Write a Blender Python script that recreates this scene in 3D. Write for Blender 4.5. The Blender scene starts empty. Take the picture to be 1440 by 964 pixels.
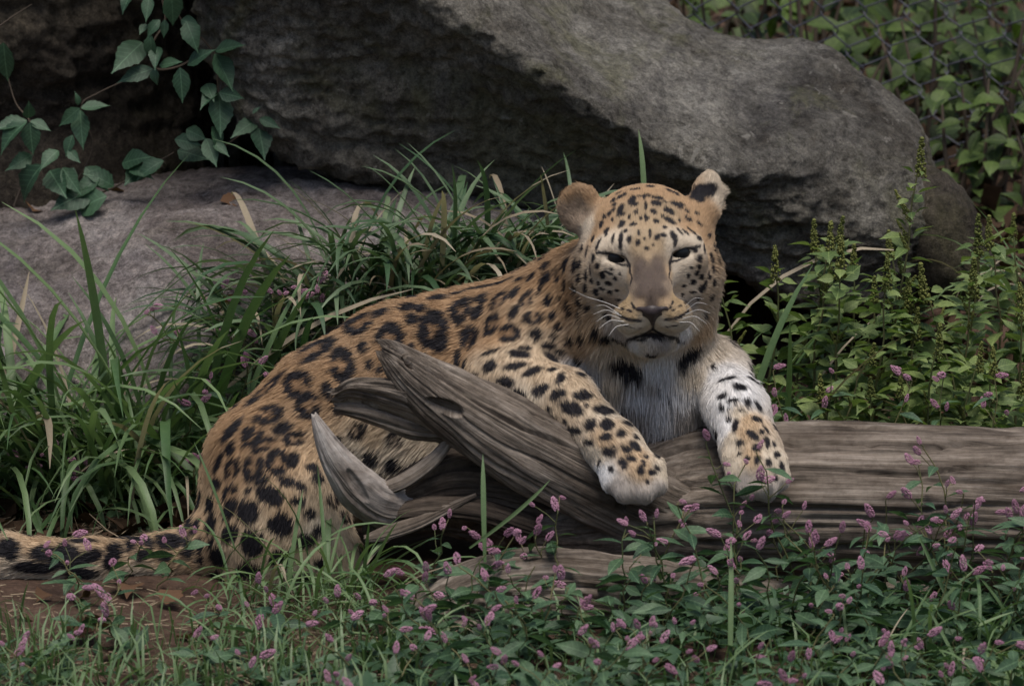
import bpy, math, random
import numpy as np
from mathutils import Vector, Matrix
from mathutils.bvhtree import BVHTree

# ------------------------------------------------------------------ camera, sky, sun, exposure
SC = bpy.context.scene
COL = SC.collection
D, PITCH, ZC = 9.0, math.radians(12.0), 0.34
MPP = 1.5 / 1440.0                      # metres per photo pixel at the leopard
FPX = D / MPP
CAM = np.array([0.0, -D * math.cos(PITCH), ZC + D * math.sin(PITCH)])
FWD = np.array([0.0, math.cos(PITCH), -math.sin(PITCH)])
UPV = np.array([0.0, math.sin(PITCH), math.cos(PITCH)])
RGT = np.array([1.0, 0.0, 0.0])
cd = bpy.data.cameras.new('camera')
cam = bpy.data.objects.new('camera', cd)
COL.objects.link(cam)
cam.location = CAM
cam.rotation_euler = (math.pi / 2 - PITCH, 0, 0)
cd.sensor_width = 36.0
cd.lens = 36.0 * FPX / 1440.0
cd.clip_start, cd.clip_end = 0.5, 4000.0
cd.dof.use_dof = True
cd.dof.focus_distance = D + 0.2
cd.dof.aperture_fstop = 8.5
SC.camera = cam

SUN_EL, SUN_AZ = math.radians(74), math.radians(170)     # azimuth from +Y towards +X
world = bpy.data.worlds.new('World')
SC.world = world
world.use_nodes = True
wn = world.node_tree.nodes
sky = wn.new('ShaderNodeTexSky')
sky.sky_type = 'NISHITA'
sky.sun_disc = False
sky.sun_elevation = SUN_EL
sky.sun_rotation = SUN_AZ
sky.air_density, sky.dust_density, sky.ozone_density = 1.0, 3.0, 1.0
world.node_tree.links.new(sky.outputs[0], wn['Background'].inputs[0])
wn['Background'].inputs[1].default_value = 0.05
sd = bpy.data.lights.new('sun', 'SUN')
sd.energy, sd.angle, sd.color = 1.5, math.radians(35), (1.0, 0.95, 0.88)
sun = bpy.data.objects.new('sun', sd)
COL.objects.link(sun)
_sv = Vector((math.sin(SUN_AZ) * math.cos(SUN_EL), math.cos(SUN_AZ) * math.cos(SUN_EL), math.sin(SUN_EL)))
sun.rotation_euler = _sv.to_track_quat('Z', 'Y').to_euler()
sun.location = (0, 0, 6)
SC.view_settings.view_transform = 'Standard'
SC.view_settings.look = 'None'
SC.view_settings.gamma = 1.0
SC.view_settings.exposure = 1.0
SC.view_settings.use_curve_mapping = False
SC.cycles.use_denoising = True
SC.cycles.max_bounces = 6
SC.cycles.diffuse_bounces = 3
SC.cycles.transparent_max_bounces = 6

# ------------------------------------------------------------------ helpers
def P(u, v, y):
    """point on the ray of photo pixel (u, v) at depth y"""
    d = FWD + RGT * ((u - 720.0) / FPX) + UPV * ((482.0 - v) / FPX)
    return CAM + d * ((y - CAM[1]) / d[1])

def GZ(u, v, z):
    """point on the ray of photo pixel (u, v) at height z"""
    d = FWD + RGT * ((u - 720.0) / FPX) + UPV * ((482.0 - v) / FPX)
    return CAM + d * ((z - CAM[2]) / d[2])

def ray_dir(u, v):
    d = FWD + RGT * ((u - 720.0) / FPX) + UPV * ((482.0 - v) / FPX)
    return d / np.linalg.norm(d)

def _hash(ix, iy, iz, seed):
    h = (ix * 374761393 + iy * 668265263 + iz * 1274126177 + seed * 974711) & 0xFFFFFFFF
    h = ((h ^ (h >> 13)) * 1103515245) & 0xFFFFFFFF
    h = ((h ^ (h >> 16)) * 2246822519) & 0xFFFFFFFF
    return ((h ^ (h >> 15)) & 0xFFFFFF) / 8388607.5 - 1.0

def vnoise(p, seed=0):
    """value noise in [-1, 1]; p is (n, 3)"""
    p = np.asarray(p, float)
    i = np.floor(p).astype(np.int64)
    f = p - i
    w = f * f * f * (f * (f * 6 - 15) + 10)
    r = 0.0
    for dx in (0, 1):
        wx = w[:, 0] if dx else 1 - w[:, 0]
        for dy in (0, 1):
            wy = w[:, 1] if dy else 1 - w[:, 1]
            for dz in (0, 1):
                wz = w[:, 2] if dz else 1 - w[:, 2]
                r = r + wx * wy * wz * _hash(i[:, 0] + dx, i[:, 1] + dy, i[:, 2] + dz, seed)
    return r

def fbm(p, octaves=4, seed=0, gain=0.5, ridged=False):
    p = np.asarray(p, float)
    a, s, t = 1.0, 0.0, 0.0
    for o in range(octaves):
        n = vnoise(p * (2.03 ** o) + 17.3 * o, seed + o)
        s = s + a * ((1 - 2 * np.abs(n)) if ridged else n)
        t += a
        a *= gain
    return s / t

def np_mesh(name, verts, faces, smooth=True, mat=None):
    me = bpy.data.meshes.new(name)
    verts = np.asarray(verts, np.float32)
    if isinstance(faces, np.ndarray):
        n, k = faces.shape
        me.vertices.add(len(verts)); me.vertices.foreach_set('co', verts.ravel())
        me.loops.add(n * k); me.loops.foreach_set('vertex_index', faces.astype(np.int32).ravel())
        me.polygons.add(n)
        me.polygons.foreach_set('loop_start', np.arange(0, n * k, k, dtype=np.int32))
        me.polygons.foreach_set('loop_total', np.full(n, k, np.int32))
        me.update(calc_edges=True); me.validate()
    else:
        me.from_pydata([tuple(map(float, v)) for v in verts], [], faces)
    me.polygons.foreach_set('use_smooth', np.full(len(me.polygons), bool(smooth)))
    if mat is not None:
        me.materials.append(mat)
    me.update()
    return me

def obj(name, data, parent=None, loc=None, rot=None, scale=None):
    o = bpy.data.objects.new(name, data)
    COL.objects.link(o)
    if parent is not None:
        o.parent = parent
    if loc is not None: o.location = loc
    if rot is not None: o.rotation_euler = rot
    if scale is not None: o.scale = (scale,) * 3 if isinstance(scale, (int, float)) else scale
    return o

def tag(o, label=None, cat=None, group=None, kind=None):
    if label: o['label'] = label
    if cat: o['category'] = cat
    if group: o['group'] = group
    if kind: o['kind'] = kind
    return o

def thing(name, label, cat, loc=(0, 0, 0), rot=(0, 0, 0), group=None):
    o = obj(name, None, loc=tuple(float(c) for c in loc), rot=rot)
    o.empty_display_size = 0.05
    return tag(o, label, cat, group)

def copy_tree(o, parent=None):
    c = o.copy()
    COL.objects.link(c)
    c.parent = parent
    for ch in o.children:
        copy_tree(ch, c)
    return c

class Mat:
    """small node-material builder"""
    def __init__(self, name, rough=0.8, spec=0.3):
        self.m = bpy.data.materials.new(name)
        self.m.use_nodes = True
        self.nt = self.m.node_tree
        self.b = self.nt.nodes['Principled BSDF']
        self.b.inputs['Roughness'].default_value = rough
        self.b.inputs['Specular IOR Level'].default_value = spec
    def n(self, t, **kw):
        nd = self.nt.nodes.new(t)
        for k, v in kw.items():
            if k in nd.inputs: nd.inputs[k].default_value = v
            else: setattr(nd, k, v)
        return nd
    def l(self, a, b): self.nt.links.new(a, b)
    def coords(self, kind='Object', scale=(1, 1, 1), rot=(0, 0, 0)):
        tc = self.n('ShaderNodeTexCoord')
        mp = self.n('ShaderNodeMapping')
        mp.inputs['Scale'].default_value = scale
        mp.inputs['Rotation'].default_value = rot
        self.l(tc.outputs[kind], mp.inputs[0])
        return mp.outputs[0]
    def noise(self, vec, scale, detail=5, rough=0.6, dist=0.0):
        nd = self.n('ShaderNodeTexNoise')
        nd.inputs['Scale'].default_value = scale
        nd.inputs['Detail'].default_value = detail
        nd.inputs['Roughness'].default_value = rough
        nd.inputs['Distortion'].default_value = dist
        self.l(vec, nd.inputs['Vector'])
        return nd.outputs['Fac']
    def ramp(self, fac, stops):
        r = self.n('ShaderNodeValToRGB')
        e = r.color_ramp.elements
        while len(e) < len(stops): e.new(0.5)
        for el, (p, c) in zip(e, stops):
            el.position = p
            el.color = (c[0], c[1], c[2], 1) if not isinstance(c, (int, float)) else (c, c, c, 1)
        self.l(fac, r.inputs[0])
        return r.outputs['Color']
    def mix(self, fac, a, b, mode='MIX'):
        m = self.n('ShaderNodeMix', data_type='RGBA', blend_type=mode)
        for sock, val in ((m.inputs[0], fac), (m.inputs[6], a), (m.inputs[7], b)):
            if hasattr(val, 'is_output'): self.l(val, sock)
            elif isinstance(val, (int, float)): sock.default_value = val
            else: sock.default_value = (val[0], val[1], val[2], 1)
        return m.outputs[2]
    def math(self, op, a, b=0.0):
        m = self.n('ShaderNodeMath', operation=op)
        for sock, val in ((m.inputs[0], a), (m.inputs[1], b)):
            if hasattr(val, 'is_output'): self.l(val, sock)
            else: sock.default_value = val
        return m.outputs[0]
    def attr(self, name):
        a = self.n('ShaderNodeAttribute', attribute_name=name)
        return a
    def color(self, c):
        if hasattr(c, 'is_output'): self.l(c, self.b.inputs['Base Color'])
        else: self.b.inputs['Base Color'].default_value = (*c, 1)
    def bump(self, h, strength=0.5, dist=0.01):
        bp = self.n('ShaderNodeBump')
        bp.inputs['Strength'].default_value = strength
        bp.inputs['Distance'].default_value = dist
        self.l(h, bp.inputs['Height'])
        self.l(bp.outputs[0], self.b.inputs['Normal'])

# ---- implicit surfaces on a grid (smooth unions of tapered capsules and ellipsoids)
class Field:
    def __init__(self, lo, hi, h):
        self.lo, self.h = np.array(lo, float), h
        self.n = np.ceil((np.array(hi) - self.lo) / h).astype(int) + 1
        self.f = np.full(tuple(self.n), 1.0, np.float32)
    def box(self, lo, hi):
        a = np.clip(np.floor((lo - self.lo) / self.h).astype(int), 0, self.n - 1)
        b = np.clip(np.ceil((hi - self.lo) / self.h).astype(int) + 1, 0, self.n)
        if np.any(b <= a): return None
        ax = [(self.lo[i] + self.h * np.arange(a[i], b[i])).astype(np.float32) for i in range(3)]
        X = np.meshgrid(*ax, indexing='ij')
        return tuple(slice(a[i], b[i]) for i in range(3)), X
    def add(self, prim, sub=False):
        lo, hi = prim.bounds()
        m = prim.k + 0.03
        r = self.box(lo - m, hi + m)
        if r is None: return
        sl, X = r
        d = prim.dist(*X)
        f = self.f[sl]
        k = max(prim.k, 1e-5)
        if sub:
            g = -d
            hh = np.maximum(k - np.abs(f - g), 0) / k
            self.f[sl] = np.maximum(f, g) + hh * hh * k * 0.25
        else:
            hh = np.maximum(k - np.abs(f - d), 0) / k
            self.f[sl] = np.minimum(f, d) - hh * hh * k * 0.25
    def mesh(self):
        f = self.f
        s = f < 0
        c = [s[dx:s.shape[0] - 1 + dx, dy:s.shape[1] - 1 + dy, dz:s.shape[2] - 1 + dz]
             for dx in (0, 1) for dy in (0, 1) for dz in (0, 1)]
        cnt = sum(x.astype(np.int8) for x in c)
        act = (cnt > 0) & (cnt < 8)
        idx = np.full(act.shape, -1, np.int32)
        ii = np.argwhere(act)
        idx[act] = np.arange(len(ii))
        cor = np.array([(dx, dy, dz) for dx in (0, 1) for dy in (0, 1) for dz in (0, 1)])
        val = np.stack([f[ii[:, 0] + a, ii[:, 1] + b, ii[:, 2] + e] for a, b, e in cor], 1)
        acc = np.zeros((len(ii), 3)); num = np.zeros(len(ii))
        for a in range(8):
            for b in range(a + 1, 8):
                if np.abs(cor[a] - cor[b]).sum() != 1: continue
                va, vb = val[:, a], val[:, b]
                x = (va < 0) != (vb < 0)
                t = np.where(x, va / np.where(x, va - vb, 1), 0)
                acc += np.where(x[:, None], cor[a] + t[:, None] * (cor[b] - cor[a]), 0)
                num += x
        V = self.lo + self.h * (ii + acc / num[:, None])
        Q = []
        for axis in range(3):
            n = list(f.shape)
            o1, o2 = [(1, 2), (2, 0), (0, 1)][axis]
            a = [slice(1, -1)] * 3; b = [slice(1, -1)] * 3
            a[axis] = slice(0, -1); b[axis] = slice(1, None)
            sa, sb = s[tuple(a)], s[tuple(b)]
            for flip in (False, True):
                e = np.argwhere((sa & ~sb) if not flip else (~sa & sb))
                if not len(e): continue
                off = np.ones(3, int); off[axis] = 0
                e = e + off
                def cell(d1, d2):
                    q = e.copy(); q[:, o1] -= d1; q[:, o2] -= d2
                    return idx[q[:, 0], q[:, 1], q[:, 2]]
                q = np.stack([cell(1, 1), cell(0, 1), cell(0, 0), cell(1, 0)], 1)
                Q.append(q if not flip else q[:, ::-1])
        return V, np.concatenate(Q)

class Cone:
    """tapered capsule a-b"""
    def __init__(self, a, b, ra, rb, k=0.03, **kw):
        self.a, self.b, self.ra, self.rb, self.k = np.array(a), np.array(b), ra, rb, k
        self.__dict__.update(kw)
    def bounds(self):
        r = max(self.ra, self.rb)
        return np.minimum(self.a, self.b) - r, np.maximum(self.a, self.b) + r
    def dist(self, X, Y, Z):
        ab = (self.b - self.a).astype(np.float32)
        px, py, pz = X - np.float32(self.a[0]), Y - np.float32(self.a[1]), Z - np.float32(self.a[2])
        t = np.clip((px * ab[0] + py * ab[1] + pz * ab[2]) / max(float(ab @ ab), 1e-9), 0, 1)
        return np.sqrt((px - t * ab[0]) ** 2 + (py - t * ab[1]) ** 2 + (pz - t * ab[2]) ** 2) - (self.ra + t * (self.rb - self.ra))

class Ell:
    """ellipsoid with centre c, radii r, rotation matrix R (columns are its axes)"""
    def __init__(self, c, r, R=None, k=0.03, **kw):
        self.c, self.r, self.k = np.array(c), np.array(r, float), k
        self.R = np.eye(3) if R is None else np.array(R)
        self.__dict__.update(kw)
    def bounds(self):
        m = self.r.max()
        return self.c - m, self.c + m
    def dist(self, X, Y, Z):
        q = [X - np.float32(self.c[0]), Y - np.float32(self.c[1]), Z - np.float32(self.c[2])]
        L = [sum(np.float32(self.R[i, j]) * q[i] for i in range(3)) / np.float32(self.r[j]) for j in range(3)]
        k0 = np.sqrt(L[0] ** 2 + L[1] ** 2 + L[2] ** 2) + 1e-6
        k1 = np.sqrt((L[0] / self.r[0]) ** 2 + (L[1] / self.r[1]) ** 2 + (L[2] / self.r[2]) ** 2) + 1e-6
        return k0 * (k0 - 1) / k1

def rot(rx=0, ry=0, rz=0):
    return np.array(Matrix.Rotation(math.radians(rz), 3, 'Z') @ Matrix.Rotation(math.radians(ry), 3, 'Y') @ Matrix.Rotation(math.radians(rx), 3, 'X'))
FUR_COUNT = 260000
# ================================================================== the leopard
LP = []          # primitives that are blended into the one body surface
def W(du, dv, dy):
    v = RGT * du - UPV * dv + np.array([0, 1.0, 0]) * dy
    return v / (np.linalg.norm(v) + 1e-9)
def cone(a, b, ra, rb, k=0.03, flow=(0, 1, 0), ln=0.016, lift=0.25, dens=1.0):
    LP.append(Cone(P(*a), P(*b), ra, rb, k, flow=W(*flow), ln=ln, lift=lift, dens=dens))
def ell(c, r, R=None, k=0.03, flow=(0, 1, 0), ln=0.016, lift=0.25, dens=1.0):
    LP.append(Ell(P(*c), r, HR if R is None else R, k, flow=W(*flow), ln=ln, lift=lift, dens=dens))
HR = rot(rx=-12)
BK = (-0.8, 0.45, 0.1)     # lie of the coat along the trunk: towards the tail and down
# --- trunk, from the rump to the withers
cone((352, 742, .045), (388, 660, .06), .082, .100, .04, (-.55, .8, 0), .015)
cone((388, 660, .06), (470, 582, .10), .100, .098, .04, (-.75, .6, 0), .017)
cone((470, 582, .10), (568, 534, .14), .098, .108, .04, (-.85, .5, 0), .018)
cone((568, 534, .14), (655, 516, .165), .108, .108, .04, (-.9, .4, 0), .018)
cone((655, 516, .165), (745, 492, .155), .108, .104, .04, (-.9, .4, 0), .018)
cone((560, 590, .14), (680, 590, .14), .085, .09, .05, (-.8, .6, 0), .02)          # belly and brisket
cone((680, 580, .13), (850, 560, .10), .085, .08, .05, (-.5, .8, 0), .02)
# --- neck and chest
cone((745, 492, .150), (820, 440, .105), .098, .088, .05, (-.75, .6, 0), .02)
cone((820, 440, .105), (885, 385, .055), .088, .078, .05, (-.6, .7, .1), .018)
ell((905, 470, .05), (.082, .075, .075), None, .05, (0, 1, -.05), .030, .35)
ell((925, 535, .055), (.082, .075, .075), None, .05, (.02, 1, 0), .034, .35)
ell((935, 580, .045), (.060, .06, .05), None, .04, (.02, 1, 0), .034, .35)
# --- hindquarter: thigh folded beside the body, shank tucked forward, tail root
ell((385, 735, -.02), (.085, .065, .105), rot(rx=-12, ry=14), .035, (-.25, .95, 0), .016)
cone((420, 700, -.015), (462, 770, -.035), .062, .045, .03, (-.2, 1, 0), .016)
cone((452, 785, -.03), (360, 810, -.03), .040, .034, .03, (-.9, .2, 0), .014)
cone((452, 795, -.035), (488, 806, -.05), .030, .026, .02, (.7, .5, 0), .010)
cone((500, 660, .09), (690, 640, .13), .080, .080, .05, (-.7, .7, 0), .024)      # belly resting behind the log
# --- tail along the ground to the left
cone((318, 770, .03), (235, 782, .0), .050, .032, .04, (-1, .2, 0), .018)
cone((235, 782, .0), (130, 790, -.03), .032, .0305, .02, (-1, .12, 0), .018)
cone((130, 790, -.03), (10, 783, -.03), .0305, .0305, .02, (-1, .06, 0), .018)
cone((10, 783, -.03), (-120, 770, .02), .0305, .028, .02, (-1, 0, 0), .018)
cone((-120, 770, .02), (-215, 755, .09), .028, .023, .02, (-1, 0, 0), .018)
# --- near foreleg: shoulder blade, upper arm, forearm over the log, paw
ell((745, 470, .075), (.062, .05, .062), rot(rx=-12, ry=-25), .03, (-.5, .85, 0), .016)
cone((748, 480, .06), (704, 530, .025), .060, .052, .03, (-.6, .8, 0), .014)
cone((704, 532, .02), (790, 566, -.045), .052, .049, .025, (-.1, 1, -.1), .013)
cone((790, 566, -.045), (862, 628, -.115), .047, .037, .02, (.55, .8, -.2), .012)
cone((862, 628, -.115), (893, 668, -.142), .037, .040, .02, (.5, .85, -.2), .010, .18)
for i, (tu, tv, ty, tr) in enumerate([(862, 676, -.155, .0175), (880, 689, -.168, .0190), (904, 690, -.170, .0190), (922, 680, -.160, .0175)]):
    cone((tu - 8 + i * 2, tv - 24, ty + .012), (tu, tv, ty), tr * .95, tr, .008, (.2, 1, -.3), .008, .15)
# --- far foreleg
ell((1000, 525, .06), (.050, .05, .05), None, .04, (.2, 1, 0), .022)
cone((1008, 528, .045), (1036, 575, -.062), .044, .042, .025, (.3, 1, -.2), .016)
cone((1036, 575, -.062), (1056, 632, -.118), .042, .0395, .02, (.25, 1, -.2), .013)
cone((1056, 632, -.118), (1066, 660, -.142), .0395, .042, .02, (.2, 1, -.2), .010, .18)
for i, (tu, tv, ty, tr) in enumerate([(1038, 668, -.155, .0175), (1054, 684, -.170, .0190), (1077, 686, -.172, .0190), (1094, 672, -.160, .0175)]):
    cone((tu - 4, tv - 24, ty + .012), (tu, tv, ty), tr * .95, tr, .008, (.1, 1, -.3), .008, .15)
# --- head
HF = 3.2
ell((909, 333, .015), (.084, .085, .077), None, .03, (0, -.75, .7), .009, .2, HF)            # cranium
ell((911, 372, -.025), (.082, .060, .062), None, .03, (0, -.5, .6), .006, .15, HF)            # face
ell((848, 393, .005), (.046, .05, .054), None, .035, (-.75, .5, .5), .016, .3, HF * .6)       # cheeks
ell((972, 388, .005), (.045, .05, .054), None, .035, (.75, .5, .5), .016, .3, HF * .6)
ell((866, 400, -.032), (.034, .038, .032), None, .03, (-.8, .3, .5), .007, .15, HF)           # below the eyes
ell((962, 396, -.032), (.034, .038, .032), None, .03, (.8, .3, .5), .007, .15, HF)
ell((856, 447, .015), (.042, .045, .044), None, .035, (-.5, .9, .3), .028, .35, HF * .4)      # ruff
ell((962, 442, .015), (.040, .045, .044), None, .035, (.5, .9, .3), .028, .35, HF * .4)
cone((911, 350, -.062), (916, 418, -.118), .033, .030, .028, (0, -.8, .5), .004, .1, HF)      # bridge of the nose
ell((892, 446, -.113), (.0320, .033, .0255), None, .018, (-.9, .25, .5), .006, .12, HF)       # whisker pads
ell((943, 444, -.113), (.0320, .033, .0255), None, .018, (.9, .25, .5), .006, .12, HF)
ell((917, 433, -.125), (.023, .022, .016), None, .012, (0, -.8, .5), .003, .1, HF)            # nose
ell((917, 482, -.093), (.026, .028, .0170), None, .012, (0, .9, .3), .010, .3, HF)            # chin
ell((914, 455, -.040), (.060, .062, .042), None, .03, (0, .8, .5), .014, .3, HF * .6)         # jaw
# brows and the lids that hood the eyes
cone((850, 350, -.058), (886, 347, -.074), .014, .015, .026, (-.4, -.7, .5), .005, .12, HF)
cone((974, 343, -.058), (938, 343, -.074), .014, .015, .026, (.4, -.7, .5), .005, .12, HF)
cone((848, 375, -.066), (882, 384, -.074), .012, .012, .024, (-.8, .3, .5), .006, .15, HF)
cone((978, 368, -.066), (944, 380, -.074), .012, .012, .024, (.8, .3, .5), .006, .15, HF)
# ears
ELR = rot(rx=-12, rz=-18, ry=-35)
ell((816, 293, .035), (.0345, .0125, .0340), ELR, .012, (-.5, -.9, 0), .011, .35, HF)
cone((834, 312, .03), (852, 328, .02), .022, .024, .02, (-.4, -.7, .3), .008, .2, HF)
ERR = rot(rx=-12, rz=28, ry=26)
ell((992, 277, .03), (.0250, .0120, .0400), ERR, .012, (.3, -1, 0), .008, .25, HF)
cone((988, 300, .02), (976, 320, .01), .022, .026, .02, (.4, -.7, .3), .008, .2, HF)
cone((1004, 292, .042), (1014, 272, .046), .010, .006, .01, (1, -.05, 0), .017, .4, HF)      # tuft inside the turned ear
SUBS = [Ell(P(810, 288, .018), (.0275, .0145, .0275), ELR, .006),                                # cup of the ear
        Ell(P(1004, 283, .048), (.0180, .012, .0280), ERR, .006),
        Ell(P(867, 364, -.083), (.0145, .016, .0046), rot(rx=-12, ry=10), .007),                 # eye openings
        Ell(P(958, 357, -.083), (.0150, .016, .0046), rot(rx=-12, ry=-10), .007),
        Cone(P(917, 455, -.150), P(917, 464, -.140), .0025, .0025, .006),                        # cleft and mouth line
        Cone(P(917, 464, -.146), P(884, 470, -.118), .0030, .0035, .008),
        Cone(P(917, 464, -.146), P(952, 468, -.118), .0030, .0035, .008)]
_lo = np.min([p.bounds()[0] for p in LP], 0) - .02
_hi = np.max([p.bounds()[1] for p in LP], 0) + .02
fld = Field(_lo, _hi, 0.004)
for p in LP: fld.add(p)
for p in SUBS: fld.add(p, sub=True)
LV, LQ = fld.mesh()
del fld
# the largest connected piece faces outward already; colours come further down
leo = thing('leopard', 'spotted tan leopard lying with forepaws draped over the weathered log', 'leopard', (0, 0, 0))
body_me = np_mesh('body', LV, LQ)
body = obj('body', body_me, leo)
# ---- coat: colours and spots measured on the photograph, carried onto the surface
lbvh = BVHTree.FromPolygons([tuple(v) for v in LV], [tuple(map(int, q)) for q in LQ])
def hit(u, v):
    r = lbvh.ray_cast(Vector(CAM), Vector(ray_dir(u, v)))
    return (None, None) if r[0] is None else (np.array(r[0]), np.array(r[1]))
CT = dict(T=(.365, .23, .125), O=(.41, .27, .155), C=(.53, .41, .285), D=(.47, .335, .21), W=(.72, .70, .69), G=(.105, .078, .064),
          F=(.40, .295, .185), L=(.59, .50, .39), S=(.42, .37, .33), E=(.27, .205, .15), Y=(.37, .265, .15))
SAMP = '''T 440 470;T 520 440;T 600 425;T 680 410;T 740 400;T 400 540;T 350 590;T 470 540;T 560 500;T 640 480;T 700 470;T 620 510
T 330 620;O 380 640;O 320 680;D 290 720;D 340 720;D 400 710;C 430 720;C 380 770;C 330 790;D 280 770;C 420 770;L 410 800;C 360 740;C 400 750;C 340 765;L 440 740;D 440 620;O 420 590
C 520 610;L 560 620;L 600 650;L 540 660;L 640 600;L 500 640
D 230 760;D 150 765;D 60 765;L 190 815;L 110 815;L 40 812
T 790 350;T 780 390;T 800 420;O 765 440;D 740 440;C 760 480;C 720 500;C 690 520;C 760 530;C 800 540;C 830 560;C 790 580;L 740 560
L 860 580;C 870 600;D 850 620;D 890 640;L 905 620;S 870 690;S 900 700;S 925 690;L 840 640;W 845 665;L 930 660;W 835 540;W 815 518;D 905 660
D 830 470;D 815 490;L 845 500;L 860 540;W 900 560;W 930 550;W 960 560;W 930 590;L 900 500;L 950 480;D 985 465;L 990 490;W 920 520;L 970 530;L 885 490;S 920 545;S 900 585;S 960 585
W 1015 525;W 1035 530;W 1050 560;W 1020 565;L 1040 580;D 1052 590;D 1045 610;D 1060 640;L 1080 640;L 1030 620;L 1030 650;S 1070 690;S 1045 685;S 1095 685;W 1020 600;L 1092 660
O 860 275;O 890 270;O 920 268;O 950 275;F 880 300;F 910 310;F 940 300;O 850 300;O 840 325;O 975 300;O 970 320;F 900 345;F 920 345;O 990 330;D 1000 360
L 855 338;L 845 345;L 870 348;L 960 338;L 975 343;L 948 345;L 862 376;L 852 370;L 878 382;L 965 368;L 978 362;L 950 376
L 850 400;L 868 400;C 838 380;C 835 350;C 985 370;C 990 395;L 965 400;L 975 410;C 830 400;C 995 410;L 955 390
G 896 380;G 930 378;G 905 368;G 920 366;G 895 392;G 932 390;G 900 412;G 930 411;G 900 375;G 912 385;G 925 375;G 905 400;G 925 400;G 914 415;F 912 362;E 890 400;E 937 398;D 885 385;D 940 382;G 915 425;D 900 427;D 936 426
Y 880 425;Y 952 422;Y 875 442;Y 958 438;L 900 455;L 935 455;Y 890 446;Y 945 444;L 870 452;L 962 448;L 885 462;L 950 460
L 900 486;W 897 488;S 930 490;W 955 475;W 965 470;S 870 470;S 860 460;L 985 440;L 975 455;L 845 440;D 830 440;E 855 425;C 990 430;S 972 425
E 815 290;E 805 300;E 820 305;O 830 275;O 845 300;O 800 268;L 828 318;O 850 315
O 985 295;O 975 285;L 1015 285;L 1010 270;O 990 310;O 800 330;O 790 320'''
SP, SCc = [], []
for tok in SAMP.replace('\n', ';').split(';'):
    k, u, v = tok.split()
    h, n = hit(float(u), float(v))
    if h is not None:
        SP.append(h); SCc.append(CT[k])
SP, SCc = np.array(SP), np.array(SCc)

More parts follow.
